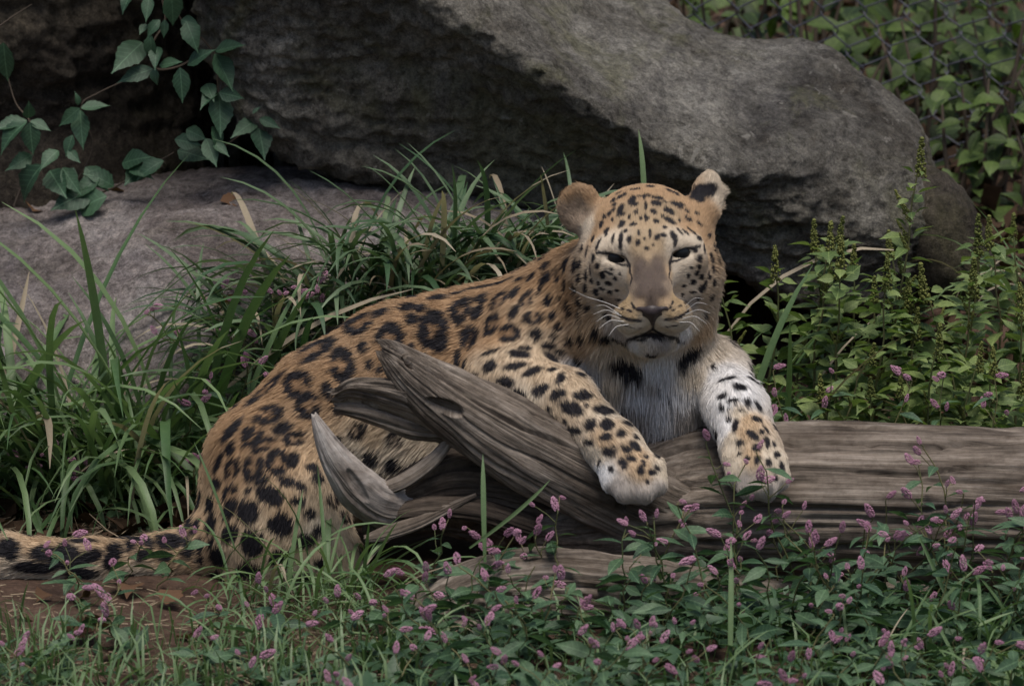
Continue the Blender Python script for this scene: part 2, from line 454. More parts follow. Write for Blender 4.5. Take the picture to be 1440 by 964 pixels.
# u v a b angle (clockwise on the photo, degrees); r-lines are rosettes: u v a b angle gap; one thin mark paints the shade of a forearm crease
SOLID = '''536 439 13 8 -20;510 488 7 9 0;461 548 8 12 -20;518 513 6 8 0;534 519 5 7 0;397 602 12 8 -20;347 609 7 9 20;477 450 14 5 -30;548 421 26 5 -10
573 432 13 8 -25;593 433 9 8 0;580 448 9 10 0;579 491 6 11 0;596 503 6 8 0;475 576 8 7 0;612 443 11 8 0;595 468 8 14 0;623 478 7 15 10;616 488 11 7 0
616 418 14 6 -5;643 412 9 4 0;670 405 20 3 -8;705 397 22 3 -10;734 391 10 4 -15;639 437 7 13 0;655 424 9 8 -30;645 449 8 10 0;678 420 8 10 20;671 439 8 12 15;723 411 7 11 25
654 472 6 13 10;666 479 5 14 10;642 507 6 16 5;653 513 4 10 10;614 512 7 5 0;723 438 6 13 25;769 389 8 9 30;760 403 4 13 10;748 389 4 10 40;768 373 6 8 10
784 387 4 14 -5;796 374 4 13 5;809 374 4 10 0;808 406 3 7 0;771 422 6 10 10;787 419 4 4 0;754 470 9 8 0;779 472 6 4 10;785 460 6 6 30;775 444 5 6 -20
772 486 10 5 5;776 503 13 6 35;788 495 9 4 15;730 497 15 6 5;738 489 9 3 0;689 514 10 7 -45;667 528 5 5 0;725 514 17 5 -10;749 522 14 6 -25;777 519 7 4 -20
711 537 13 7 5;788 532 6 10 20;760 548 13 7 -25;730 555 11 7 15;784 555 12 7 -20;689 545 5 10 -30;689 495 14 3 -20;802 480 6 6 0;812 507 5 7 -30;800 433 4 11 -20;815 445 4 9 -10;795 400 3 9 0
817 526 8 5 0;820 556 13 8 -5;803 574 17 9 22;850 576 14 8 5;829 596 9 8 0;854 596 10 9 20;884 595 9 6 0;878 580 6 4 0;873 609 7 5 -20;852 614 8 6 0;893 627 9 6 35
806 604 11 5 5;776 593 7 11 -20;750 575 8 6 15;771 574 4 4 0;827 622 8 5 -5;856 635 10 6 5;880 631 8 5 30;912 622 9 5 15;894 614 4 4 0;887 644 7 4 20;876 652 8 6 45
901 660 5 7 0;917 664 6 4 0;908 641 4 3 0;924 640 4 6 -20;924 658 4 4 0;859 660 4 5 -20;864 627 4 2 0;905 650 3 5 -20;845 556 3 4 0;824 570 3 4 0;794 593 3 5 0;910 676 3 3 0;903 607 3 4 0;842 650 2 6 20
881 521 25 11 27;969 501 21 9 -40;851 475 8 7 0;916 499 8 6 20;855 445 9 4 15;992 443 6 4 20;870 478 14 3 15;838 468 5 8 10;820 472 6 8 0;940 560 2 4 0;928 545 2 5 0;1004 473 4 6 0
847 387 4 4 0;865 391 3 3 0;856 398 5 3 10;838 410 4 5 0;846 406 5 2 10;823 405 4 6 0;824 388 3 8 0;808 405 4 8 0;980 383 3 4 0;986 389 4 4 0;997 387 3 5 0;987 405 5 5 -20;974 396 4 4 0;974 411 4 2 0
893 266 7 2 0;914 262 6 3 0;906 277 2 5 0;911 275 4 2 0;889 282 5 8 10;893 287 5 3 0;900 276 4 2 0;874 276 8 3 -25;870 272 5 2 -20;924 278 8 3 10;923 286 7 4 0;946 270 10 4 25;951 288 9 4 25;941 296 8 4 15
864 288 4 3 0;873 294 4 7 30;873 301 6 3 -15;863 295 3 3 0;894 297 4 2 -30;919 297 5 3 40;908 290 2 6 0;908 306 2 6 0;901 307 2 3 0;911 306 2 3 0;942 310 9 4 25;874 315 4 6 25;890 315 5 3 0;923 311 4 3 0;935 319 3 3 0
968 308 6 3 20;861 309 2 3 0;846 316 3 5 30;853 324 3 5 25;880 325 3 3 0;898 327 2 4 0;914 328 2 6 0;924 333 4 4 20;933 330 4 3 0;885 336 3 5 -10;897 341 3 4 10;906 335 2 2 0;909 349 3 3 0;919 344 2 2 0
873 338 3 13 -3;947 331 4 8 -20;950 340 3 7 10;862 335 2 7 5;834 336 3 5 15;841 343 2 9 20;825 354 2 8 10;834 364 3 6 0;830 379 2 7 0;840 374 3 4 0;956 325 2 6 -30;964 326 2 6 -35;973 325 2 9 -40;984 335 4 4 0;991 349 3 7 0;1005 349 3 6 0
984 363 4 5 0;1001 363 3 7 -10;983 375 3 3 0;997 331 3 3 0;984 315 5 3 30;986 282 5 3 0;959 288 5 2 20;956 310 2 3 0;852 330 2 4 20
858 410 3 3 0;868 408 3 2 0;845 420 3 3 0;832 395 3 4 0;815 390 3 6 0;815 372 3 7 0;818 350 3 6 0;842 398 2 3 0;872 385 2 2 0;860 378 3 2 0;815 425 4 7 -10;826 432 4 5 0;968 388 3 3 0;962 402 3 2 0;982 420 3 3 0;992 398 3 4 0;1003 378 3 5 0;1004 398 3 5 0;1000 418 3 5 10;972 376 3 2 10;978 352 3 3 0;1010 366 2 5 0;895 300 2 2 0;932 304 3 2 0;885 305 2 3 0;857 300 3 4 20;850 305 3 3 0;980 300 4 2 20;966 297 4 3 25;862 282 4 3 -20;936 284 4 2 15;990 268 18 9 -12;982 276 11 5 0;918 472 17 4 0
326 604 20 7 -50;348 608 8 8 0;398 602 13 7 -20;324 631 6 10 20;307 650 5 14 25;412 647 7 11 20;440 657 9 6 0;368 675 9 6 -20;403 676 12 6 20;422 683 8 5 30;349 689 6 4 -40;304 680 9 9 0
281 702 5 16 15;295 709 9 11 10;297 734 9 14 20;324 714 8 14 30;349 718 14 15 0;380 696 18 11 20;420 705 9 7 20;436 722 8 7 0;395 737 15 14 0;323 749 10 13 30;355 763 14 17 0;263 738 6 15 15;275 740 5 12 15
263 769 7 15 -10;281 768 5 12 0;297 762 5 10 30;307 782 12 14 15;281 788 4 8 0;349 802 16 11 0;393 786 13 11 0;307 811 12 9 0;430 760 13 9 0;450 792 7 7 0;448 746 8 7 0;448 673 8 8 0;428 812 10 7 0
46 755 15 4 0;61 777 15 10 0;94 782 13 18 -20;48 798 26 8 5;76 816 18 4 0;13 771 14 13 0;129 783 14 8 -30;159 781 10 19 20;124 806 16 7 0;238 760 14 11 0;235 783 8 6 0;182 814 13 9 0;243 735 12 5 -15;220 818 8 5 0;116 760 18 4 0
1023 532 12 4 -15;1040 543 10 5 10;1015 557 8 4 -20;1031 563 9 3 -5;1051 566 5 7 0;1066 571 4 9 -30;1064 589 8 4 10;1025 589 4 4 0;1034 598 4 10 5;1059 612 10 5 35;1071 607 4 4 0;1077 603 2 7 -30;1079 622 4 9 -5;1040 622 6 5 0
1064 629 6 6 30;1088 624 3 4 0;1065 646 5 6 0;1093 639 5 5 20;1081 650 5 5 0;1051 644 4 3 0;1100 656 4 7 -20;1090 672 4 4 0;1072 671 4 3 0;1042 577 5 2 0;1015 573 4 4 0;1024 576 3 2 0;1040 638 3 2 0;1089 661 4 2 0;1003 515 3 5 0'''
ROSE = '''504 455 20 20 0 -30;444 491 30 17 -38 150;481 512 17 27 -10 180;549 475 18 24 0 125;418 539 20 20 0 40;434 569 17 19 0 -10;378 583 20 14 -10 200;374 548 34 8 -45 90
415 616 14 9 -10 0;609 464 20 28 0 160;647 437 15 19 0 60;703 420 11 16 15 90;692 455 12 17 10 0;660 475 13 17 5 90;741 420 8 14 10 90;750 446 12 9 0 -90;716 468 15 12 -15 180
355 613 14 12 -30 -60;372 625 16 8 -25 0;327 659 10 14 20 90;356 657 13 17 10 -80;390 649 14 16 0 20;324 695 11 13 20 0;197 768 17 17 0 130;94 790 22 20 0 120'''
# thin dark lines: lids, tear marks, whisker rows, lips (u v pairs; half-width)
LINES = [(2.4, [(840, 355), (852, 356), (866, 358), (880, 363), (886, 374), (886, 382)]), (1.8, [(856, 364), (870, 371), (884, 374)]),
         (2.4, [(984, 346), (972, 349), (958, 351), (946, 356), (942, 368), (942, 380)]), (1.8, [(968, 360), (956, 365), (944, 368)]),
         (1.6, [(886, 382), (889, 392), (886, 402)]), (1.6, [(942, 380), (941, 390), (945, 400)]),
         (2.3, [(868, 440), (876, 446), (888, 450), (901, 451)]), (1.5, [(874, 454), (885, 459), (901, 461)]),
         (2.3, [(968, 437), (958, 444), (947, 448), (936, 449)]), (1.4, [(960, 452), (950, 457), (936, 459)]),
         (1.8, [(867, 429), (869, 431)]), (1.8, [(874, 433), (877, 435)]), (1.8, [(883, 436), (888, 438)]), (2.2, [(869, 421), (872, 422)]),
         (1.6, [(946, 436), (948, 435)]), (1.7, [(955, 431), (958, 429)]), (1.8, [(963, 427), (964, 424)]), (1.8, [(960, 416), (960, 413)]),
         (1.6, [(888, 426), (891, 432), (897, 436)]), (1.6, [(946, 424), (943, 431), (938, 436)]),
         (3.0, [(918, 463), (908, 468), (895, 473), (885, 478), (877, 483)]), (3.0, [(918, 463), (930, 469), (943, 473), (953, 477), (961, 479)]), (2.2, [(893, 477), (905, 478), (930, 478), (946, 477)]), (2.5, [(918, 455), (918, 464)]),
         (2.0, [(860, 385), (852, 382), (846, 383)])]
spots = []
for s in SOLID.replace('\n', ';').split(';'):
    u, v, a, b, g = map(float, s.split())
    spots.append((u, v, a, b, g, None))
for s in ROSE.replace('\n', ';').split(';'):
    u, v, a, b, g, gap = map(float, s.split())
    spots.append((u, v, a, b, g, gap))
SD = []
for (u, v, a, b, g, gap) in spots:
    h, n = hit(u, v)
    if h is None: continue
    m = n * np.sign(-(n @ FWD)) + 0.7 * -FWD
    m /= np.linalg.norm(m)
    gs = 1.2 if (v < 500 and u > 790) else (1.14 if (v < 600 and u > 335) else (1.27 if u < 470 else 1.16))
    SD.append((h, m, RGT, -UPV, a * MPP * gs, b * MPP * gs, math.radians(g), gap))
rng = np.random.default_rng(5)
# sides of the animal that this photograph does not show carry rosettes of the same size
_cent = [d[0] for d in SD]
_bn = np.zeros((len(LV), 3)); _me_n = np.zeros(len(LV) * 3, np.float32)
body_me.vertices.foreach_get('normal', _me_n); LN = _me_n.reshape(-1, 3).astype(float)
for i in rng.permutation(len(LV))[:9000]:
    p, n = LV[i], LN[i]
    d = p - CAM
    uu, vv = 720 + FPX * (d @ RGT) / (d @ FWD), 482 - FPX * (d @ UPV) / (d @ FWD)
    seen = (n @ FWD) < -0.12 and not (468 < uu < 690 and 545 < vv < 740) and uu > -5
    if seen or (vv < 480 and uu > 770) or n[2] < -.6: continue
    c = np.array(_cent)
    if np.min(np.sum((c - p) ** 2, 1)) < .031 ** 2: continue
    _cent.append(p)
    t1 = np.cross(n, [0, 0, 1]); t1 /= np.linalg.norm(t1) + 1e-9
    t2 = np.cross(n, t1)
    SD.append((p, n, t1, t2, rng.uniform(.010, .014), rng.uniform(.011, .016), rng.uniform(0, 3), None if rng.random() < .5 else rng.uniform(0, 360)))
LD = []
for w, pts in LINES:
    q = [hit(u, v)[0] for u, v in pts]
    for a, b in zip(q[:-1], q[1:]):
        if a is not None and b is not None: LD.append((a, b, w * MPP))

def smooth(e0, e1, x):
    t = np.clip((x - e0) / (e1 - e0), 0, 1)
    return t * t * (3 - 2 * t)
def coat(p):
    n = len(p)
    base = np.zeros((n, 3))
    for i in range(0, n, 20000):
        q = p[i:i + 20000]
        d2 = ((q[:, None, :] - SP[None]) ** 2).sum(2)
        w = 1.0 / (d2 + 0.006 ** 2) ** 2.2
        base[i:i + 20000] = (w @ SCc) / w.sum(1, keepdims=True)
    low = smooth(.05, .0, p[:, 2])[:, None] * 0.0
    base = base * (1 - low) + np.array(CT['W']) * low
    base *= 1 + .10 * fbm(p * 60, 3, 3)[:, None]
    j = np.stack([vnoise(p * 170, 11), vnoise(p * 170, 12), vnoise(p * 170, 13)], 1)
    j2 = np.stack([vnoise(p * 420, 21), vnoise(p * 420, 22), vnoise(p * 420, 23)], 1)
    blk, mid = np.zeros(n), np.zeros(n)
    for (c, m, ax, ay, a, b, g, gap) in SD:
        R = max(a, b) * 1.5 + .004
        idx = np.nonzero((np.abs(p[:, 0] - c[0]) < R) & (np.abs(p[:, 1] - c[1]) < R * 1.6) & (np.abs(p[:, 2] - c[2]) < R * 1.4))[0]
        if not len(idx): continue
        sz = min(a, b)
        q = p[idx] - c + j[idx] * min(sz * .28, .0026) + j2[idx] * min(sz * .16, .0010)
        dn = q @ m
        q = q - dn[:, None] * m
        x, y = q @ ax, q @ ay
        cg, sg = math.cos(g), math.sin(g)
        xr, yr = (x * cg + y * sg) / a, (-x * sg + y * cg) / b
        rho = np.sqrt(xr * xr + yr * yr)
        soft = min(.0022 / sz, .3)
        mk = smooth(1 + soft, 1 - soft, rho) * smooth(R, R * .7, np.abs(dn))
        if gap is not None:
            th = np.arctan2(y, x) - math.radians(gap)
            th = np.abs((th + np.pi) % (2 * np.pi) - np.pi)
            inner = .34 + .10 * np.sin(3 * np.arctan2(y, x) + c[0] * 90)
            ring = smooth(inner - soft, inner + soft, rho)
            open_ = smooth(.5, .22, th) * smooth(.25, .4, rho)
            mid[idx] = np.maximum(mid[idx], mk * .55)
            mk = mk * ring * (1 - .9 * open_)
        blk[idx] = np.maximum(blk[idx], mk)
    for a, b, w in LD:
        lo, hi = np.minimum(a, b) - .008, np.maximum(a, b) + .008
        idx = np.nonzero(np.all((p > lo) & (p < hi), 1))[0]
        if not len(idx): continue
        q = p[idx] + j2[idx] * .0006
        ab = b - a
        t = np.clip((q - a) @ ab / (ab @ ab), 0, 1)
        d = np.linalg.norm(q - a - t[:, None] * ab, axis=1)
        blk[idx] = np.maximum(blk[idx], smooth(w * 1.5, w * .6, d))
    base = base * (1 - mid[:, None] * np.array([.45, .52, .55]))
    K = np.array([.013, .0115, .015])
    return base * (1 - blk[:, None]) + K * blk[:, None], blk

# ---- fur: curves rooted on the body
me = body_me
tri = np.concatenate([LQ[:, [0, 1, 2]], LQ[:, [0, 2, 3]]])
A, B, C_ = LV[tri[:, 0]], LV[tri[:, 1]], LV[tri[:, 2]]
area = 0.5 * np.linalg.norm(np.cross(B - A, C_ - A), axis=1)
cen = (A + B + C_) / 3
def prim_weights(p):
    d = np.stack([q.dist(p[:, 0], p[:, 1], p[:, 2]) for q in LP], 1)
    w = np.exp(-np.clip(d - d.min(1, keepdims=True), 0, 1) / .007)
    return w / w.sum(1, keepdims=True)
def attr_blend(w, name): return w @ np.array([getattr(q, name) for q in LP])
tw = prim_weights(cen)
dens = attr_blend(tw, 'dens')
NH = FUR_COUNT
pr = area * dens
pick = rng.choice(len(tri), NH, p=pr / pr.sum())
r1, r2 = np.sqrt(rng.random(NH)), rng.random(NH)
bw = np.stack([1 - r1, r1 * (1 - r2), r1 * r2], 1)[:, :, None]
T3 = tri[pick]
root = bw[:, 0] * LV[T3[:, 0]] + bw[:, 1] * LV[T3[:, 1]] + bw[:, 2] * LV[T3[:, 2]]
nor = bw[:, 0] * LN[T3[:, 0]] + bw[:, 1] * LN[T3[:, 1]] + bw[:, 2] * LN[T3[:, 2]]
nor /= np.linalg.norm(nor, axis=1, keepdims=True)
pw = prim_weights(root)
ln, lift = attr_blend(pw, 'ln'), attr_blend(pw, 'lift')
flow = attr_blend(pw, 'flow')
# bare skin: nose leather and eye openings
NOSE_C, EYE_C = P(917, 440, -.140), [P(867, 364, -.086), P(958, 357, -.086)]
# around the muzzle hair streams away from the nose
fl = flow + .20 * np.stack([vnoise(root * 55, 31), vnoise(root * 55, 32), vnoise(root * 55, 33)], 1) \
     + .13 * np.stack([vnoise(root * 260, 34), vnoise(root * 260, 35), vnoise(root * 260, 36)], 1) + .07 * rng.normal(size=(NH, 3))
fl -= (fl * nor).sum(1, keepdims=True) * nor
fl /= np.linalg.norm(fl, axis=1, keepdims=True) + 1e-9
lift = np.clip(lift * (1 + .5 * rng.normal(size=NH)) + .18 * vnoise(root * 140, 41), .05, 1.0)
ln = ln * .85 * rng.uniform(.65, 1.2, NH) * (1 + .25 * vnoise(root * 90, 42))
keep = np.ones(NH, bool)
for e in EYE_C:
    q = (root - e) @ np.stack([RGT, UPV], 1)
    keep &= ~((np.abs(q[:, 0]) < .0155) & (np.abs(q[:, 1]) < .0062) & (root[:, 1] < -.03))
q = (root - NOSE_C) @ np.stack([RGT, UPV], 1)
keep &= ~((np.abs(q[:, 0]) < .022) & (q[:, 1] < .009) & (q[:, 1] > -.020) & (np.abs(q[:, 0]) < .024 * (q[:, 1] + .0205) / .028) & (root[:, 1] < -.10))
keep &= root[:, 2] > -.02
root, nor, fl, lift, ln = root[keep], nor[keep], fl[keep], lift[keep], ln[keep]
NH = len(root)
d0 = fl * np.cos(lift)[:, None] + nor * np.sin(lift)[:, None]
d1 = fl * np.cos(lift * .3)[:, None] + nor * np.sin(lift * .3)[:, None] + np.array([0, 0, -.12])
t = np.array([0, .35, .7, 1.0])
pos = root[:, None] + ln[:, None, None] * (t[None, :, None] * d0[:, None] * .6 + (t ** 1.8)[None, :, None] * d1[:, None] * .4)
ccol, cblk = coat(root + d0 * ln[:, None] * .42)
ccol = ccol * rng.uniform(.82, 1.15, NH)[:, None]
fur_cd = bpy.data.hair_curves.new('fur')
fur_cd.add_curves([4] * NH)
fur_cd.attributes['position'].data.foreach_set('vector', pos.astype(np.float32).ravel())
rad = fur_cd.attributes.get('radius') or fur_cd.attributes.new('radius', 'FLOAT', 'POINT')
rr = (.00022 + .000010 * (ln * 1000))[:, None] * np.array([1.0, .95, .7, .15])[None]
rad.data.foreach_set('value', rr.astype(np.float32).ravel())
ca = fur_cd.attributes.new('coat', 'FLOAT_COLOR', 'CURVE')
ca.data.foreach_set('color', np.concatenate([ccol, np.ones((NH, 1))], 1).astype(np.float32).ravel())
mf = Mat('fur', .55, .25)
mf.color(mf.attr('coat').outputs['Color'])
fur_cd.materials.append(mf.m)
fur = obj('fur', fur_cd, leo)
# the skin carries the same colours
vc, _ = coat(LV)
cat_ = body_me.color_attributes.new('coat', 'FLOAT_COLOR', 'POINT')
cat_.data.foreach_set('color', np.concatenate([vc, np.ones((len(vc), 1))], 1).astype(np.float32).ravel())
ms = Mat('skin', .8, .2)
ms.color(ms.attr('coat').outputs['Color'])
body_me.materials.append(ms.m)
print('FUR', NH, 'SPOTS', len(SD))

# ---- eyes, nose leather, whiskers
def lathe_sphere(name, r, mat, nu=20, nv=14, sc=(1, 1, 1)):
    vs, fs = [], []
    for i in range(nv + 1):
        th = math.pi * i / nv
        for k in range(nu):
            ph = 2 * math.pi * k / nu
            vs.append((r * sc[0] * math.sin(th) * math.cos(ph), r * sc[1] * math.sin(th) * math.sin(ph), r * sc[2] * math.cos(th)))
    for i in range(nv):
        for k in range(nu):
            fs.append((i * nu + k, (i + 1) * nu + k, (i + 1) * nu + (k + 1) % nu, i * nu + (k + 1) % nu))
    return np_mesh(name, vs, np.array(fs), mat=mat)
mey = Mat('eye', .25, .2)
mey.color((.012, .014, .016))
eme = lathe_sphere('eye', .0145, mey.m)
for e in EYE_C:
    obj('eye', eme, leo, loc=e + np.array([0, .0165, .0]))
mno = Mat('nose_leather', .45, .4)
vv = mno.coords('Object', (1, 1, 1))
mno.color(mno.ramp(mno.noise(vv, 220, 3), [(0.3, (.018, .013, .014)), (.75, (.05, .034, .034))]))
mno.bump(mno.noise(vv, 700, 2), .4, .001)
nf = Field(P(917, 440, -.1260) - .05, P(917, 440, -.1260) + .05, .0012)
for q in (Ell(P(917, 434, -.1400), (.0225, .0110, .0062), HR, .005), Ell(P(905, 438, -.1380), (.0125, .0110, .0085), rot(rx=-12, ry=22), .005),
          Ell(P(930, 437, -.1380), (.0125, .0110, .0085), rot(rx=-12, ry=-22), .005), Cone(P(917, 438, -.1440), P(918, 455, -.1385), .0110, .0032, .006)):
    nf.add(q)
for q in (Cone(P(903, 442, -.1530), P(896, 438, -.1390), .0024, .0034, .003), Cone(P(931, 441, -.1530), P(938, 436, -.1390), .0024, .0034, .003)):
    nf.add(q, sub=True)
nv_, nq_ = nf.mesh()
nose = obj('nose', np_mesh('nose', nv_, nq_, mat=mno.m), leo)
mw = Mat('whisker', .4, .4)
mw.color((.75, .73, .70))
def tube(name, pts, rads, mat, sides=5):
    pts = np.asarray(pts, float); n = len(pts)
    vs, fs = [], []
    for i in range(n):
        tg = pts[min(i + 1, n - 1)] - pts[max(i - 1, 0)]
        tg /= np.linalg.norm(tg) + 1e-9
        a = np.cross(tg, [.31, .17, .93]); a /= np.linalg.norm(a) + 1e-9
        b = np.cross(tg, a)
        for k in range(sides):
            an = 2 * math.pi * k / sides
            vs.append(pts[i] + rads[i] * (math.cos(an) * a + math.sin(an) * b))
    for i in range(n - 1):
        for k in range(sides):
            fs.append((i * sides + k, i * sides + (k + 1) % sides, (i + 1) * sides + (k + 1) % sides, (i + 1) * sides + k))
    return np_mesh(name, vs, np.array(fs), mat=mat)
WH = [((872, 434), (850, 424), (825, 418), (800, 405)), ((870, 441), (850, 428), (838, 430)), ((874, 444), (852, 434), (834, 442)), ((872, 448), (855, 441), (838, 452)),
      ((878, 452), (858, 449), (842, 462)), ((884, 456), (866, 458), (856, 472)), ((964, 430), (976, 418), (990, 420)), ((966, 436), (980, 424), (995, 428)),
      ((964, 442), (982, 434), (998, 440)), ((960, 448), (978, 443), (994, 455)), ((955, 453), (972, 452), (984, 466))]
for w in WH:
    h0 = hit(*w[0])[0]
    if h0 is None: continue
    pts = [h0] + [P(u, v, h0[1] - .012 * (i + 1)) for i, (u, v) in enumerate(w[1:])]
    pts = np.array(pts)
    tt = np.linspace(0, len(pts) - 1, 12)
    sm = np.stack([np.interp(tt, np.arange(len(pts)), pts[:, i]) for i in range(3)], 1)
    for _ in range(3): sm[1:-1] = (sm[:-2] + sm[1:-1] * 2 + sm[2:]) / 4
    obj('whisker', tube('whisker', sm, np.linspace(.00055, .00012, 12), mw.m, 4), leo)
# ================================================================== ground
def ground_z(x, y):
    x, y = np.asarray(x, float), np.asarray(y, float)
    z = .20 * smooth(.55, 2.4, y) + 2.6 * smooth(3.6, 10.0, y)
    z = z - .05 * smooth(.25, .9, x) * smooth(.5, -.1, y)
    p = np.stack([x, y, 0 * x], -1).reshape(-1, 3)
    near = np.exp(-(p[:, 0] ** 2 + p[:, 1] ** 2) / 30.0)
    z = z + ((.016 * fbm(p * 3.1, 3, 51) + .006 * fbm(p * 19, 3, 52)) * near).reshape(x.shape) - .004
    return z
def smooth(e0, e1, x):
    t = np.clip((x - e0) / (e1 - e0), 0, 1)
    return t * t * (3 - 2 * t)
def axis(n, near, far):
    t = np.linspace(-1, 1, n)
    return np.sign(t) * (near * np.abs(t) + far * np.abs(t) ** 9)
gx, gy = axis(341, 2.4, 300), axis(341, 2.8, 300) + .6
GX, GY = np.meshgrid(gx, gy, indexing='ij')
gv = np.stack([GX, GY, ground_z(GX, GY)], -1).reshape(-1, 3)
ni, nj = GX.shape
ij = np.arange(ni * nj).reshape(ni, nj)
gq = np.stack([ij[:-1, :-1], ij[1:, :-1], ij[1:, 1:], ij[:-1, 1:]], -1).reshape(-1, 4)
mg = Mat('soil', .95, .15)
vv = mg.coords('Object')
c1 = mg.ramp(mg.noise(vv, 9, 8, .7), [(.3, (.090, .056, .040)), (.55, (.165, .103, .074)), (.75, (.24, .162, .12))])
c2 = mg.ramp(mg.noise(vv, 90, 4, .7), [(.35, (.35, .35, .35)), (.7, (1, 1, 1))])
mg.color(mg.mix(.7, c1, c2, 'MULTIPLY'))
mg.bump(mg.noise(vv, 130, 8, .75), .9, .012)
tag(obj('ground', np_mesh('ground', gv, gq, mat=mg.m)), 'bare reddish brown soil with dry litter', kind='structure')

# ================================================================== rocks
def catmull(C, n):
    """C (k, m, 3) -> (n, m, 3) along axis 0"""
    k = len(C)
    Cx = np.concatenate([2 * C[:1] - C[1:2], C, 2 * C[-1:] - C[-2:-1]])
    t = np.linspace(0, k - 1 - 1e-9, n)
    i = np.floor(t).astype(int); f = (t - i)[:, None, None]
    p0, p1, p2, p3 = Cx[i], Cx[i + 1], Cx[i + 2], Cx[i + 3]
    return .5 * (2 * p1 + (p2 - p0) * f + (2 * p0 - 5 * p1 + 4 * p2 - p3) * f ** 2 + (3 * p1 - p0 - 3 * p2 + p3) * f ** 3)
def rock_patch(name, rows, nr, nc, mat, disp, label, seed=0, name2=None):
    C = np.array([[P(*q) for q in r] for r in rows])
    S = catmull(C, nr)
    S = np.swapaxes(catmull(np.swapaxes(S, 0, 1), nc), 0, 1)
    du = np.gradient(S, axis=1); dv = np.gradient(S, axis=0)
    N = np.cross(du, dv); N /= np.linalg.norm(N, axis=2, keepdims=True) + 1e-9
    p = S.reshape(-1, 3); nn = N.reshape(-1, 3)
    cen = p.mean(0)
    if ((p - cen) * nn).sum() < 0: nn = -nn
    h = disp(p, nn)
    p = p + nn * h[:, None]
    ij = np.arange(nr * nc).reshape(nr, nc)
    q = np.stack([ij[:-1, :-1], ij[1:, :-1], ij[1:, 1:], ij[:-1, 1:]], -1).reshape(-1, 4)
    # close: bottom strip and two side fans
    vs = [p]; base = nr * nc
    ex = [np.stack([ij[-1, :-1], ij[0, :-1], ij[0, 1:], ij[-1, 1:]], -1)]
    q = np.concatenate([q] + ex)
    me = np_mesh(name, p, q, mat=mat)
    o = obj(name, me)
    tag(o, label, 'rock')
    return o
def rock_mat(name, dark, mid, light, moss, mossamt=.5, crack=.5):
    m = Mat(name, .92, .2)
    v = m.coords('Object')
    big = m.noise(v, 4.2, 9, .70, .5)
    c = m.ramp(big, [(.34, dark), (.50, mid), (.64, light)])
    st = m.ramp(m.noise(v, 2.3, 4, .6, 1.4), [(.36, (.50, .50, .54)), (.50, (1, 1, 1))])
    c = m.mix(.9, c, st, 'MULTIPLY')
    sp = m.ramp(m.noise(v, 60, 9, .82, .2), [(.38, (.30, .29, .28)), (.50, (.95, .95, .95)), (.62, (1.6, 1.58, 1.54))])
    c = m.mix(.85, c, sp, 'MULTIPLY')
    fine = m.ramp(m.noise(v, 300, 3, .8), [(.38, (.60, .60, .60)), (.62, (1.28, 1.28, 1.28))])
    c = m.mix(.8, c, fine, 'MULTIPLY')
    ms = m.ramp(m.noise(v, 3.0, 6, .7, 1.0), [(.52, 0.0), (.62, mossamt)])
    c = m.mix(ms, c, m.mix(.8, moss, sp, 'MULTIPLY'))
    li = m.ramp(m.noise(v, 26, 6, .75, .6), [(.60, 0.0), (.66, .6)])
    c = m.mix(li, c, tuple(min(1, x * 1.35) for x in light))
    m.color(c)
    b1 = m.noise(v, 34, 10, .80, .2)
    b2 = m.noise(v, 150, 6, .78)
    m.bump(m.math('ADD', m.math('MULTIPLY', b1, 1.0), m.math('MULTIPLY', b2, .45)), crack, .05)
    return m.m
MR1 = rock_mat('boulder_stone', (.105, .088, .068), (.265, .245, .208), (.43, .40, .35), (.19, .185, .095), .55, .9)
MR2 = rock_mat('slab_stone', (.26, .215, .20), (.44, .38, .36), (.60, .54, .52), (.26, .225, .17), .3, .9)
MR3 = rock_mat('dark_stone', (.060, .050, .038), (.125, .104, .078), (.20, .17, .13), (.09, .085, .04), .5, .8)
def disp_boulder(p, n):
    rough = smooth(.25, -.35, n[:, 2])
    h = .030 * fbm(p * 2.6, 3, 61) + .017 * fbm(p * 10, 5, 62, .6)
    h += (.003 + .011 * rough) * fbm(p * np.array([24, 24, 40]), 4, 63, .55, True) + .002 * fbm(p * 90, 2, 64)
    h += rough * .012 * fbm(p * np.array([7, 7, 22]), 3, 65, .5, True)
    return h
U = [225, 300, 380, 480, 590, 700, 850, 1000, 1130, 1230, 1296, 1312]
def row(vs, ys, du=None):
    return [(u + (du[i] if du else 0), vs[i], ys[i]) for i, u in enumerate(U)]
DL = [55, 0, -45, -85, -120, -120, -70, -40, -20, -10, 0, 0]
DM = [30, 0, -22, -42, -60, -60, -35, -20, -10, -5, 0, 0]
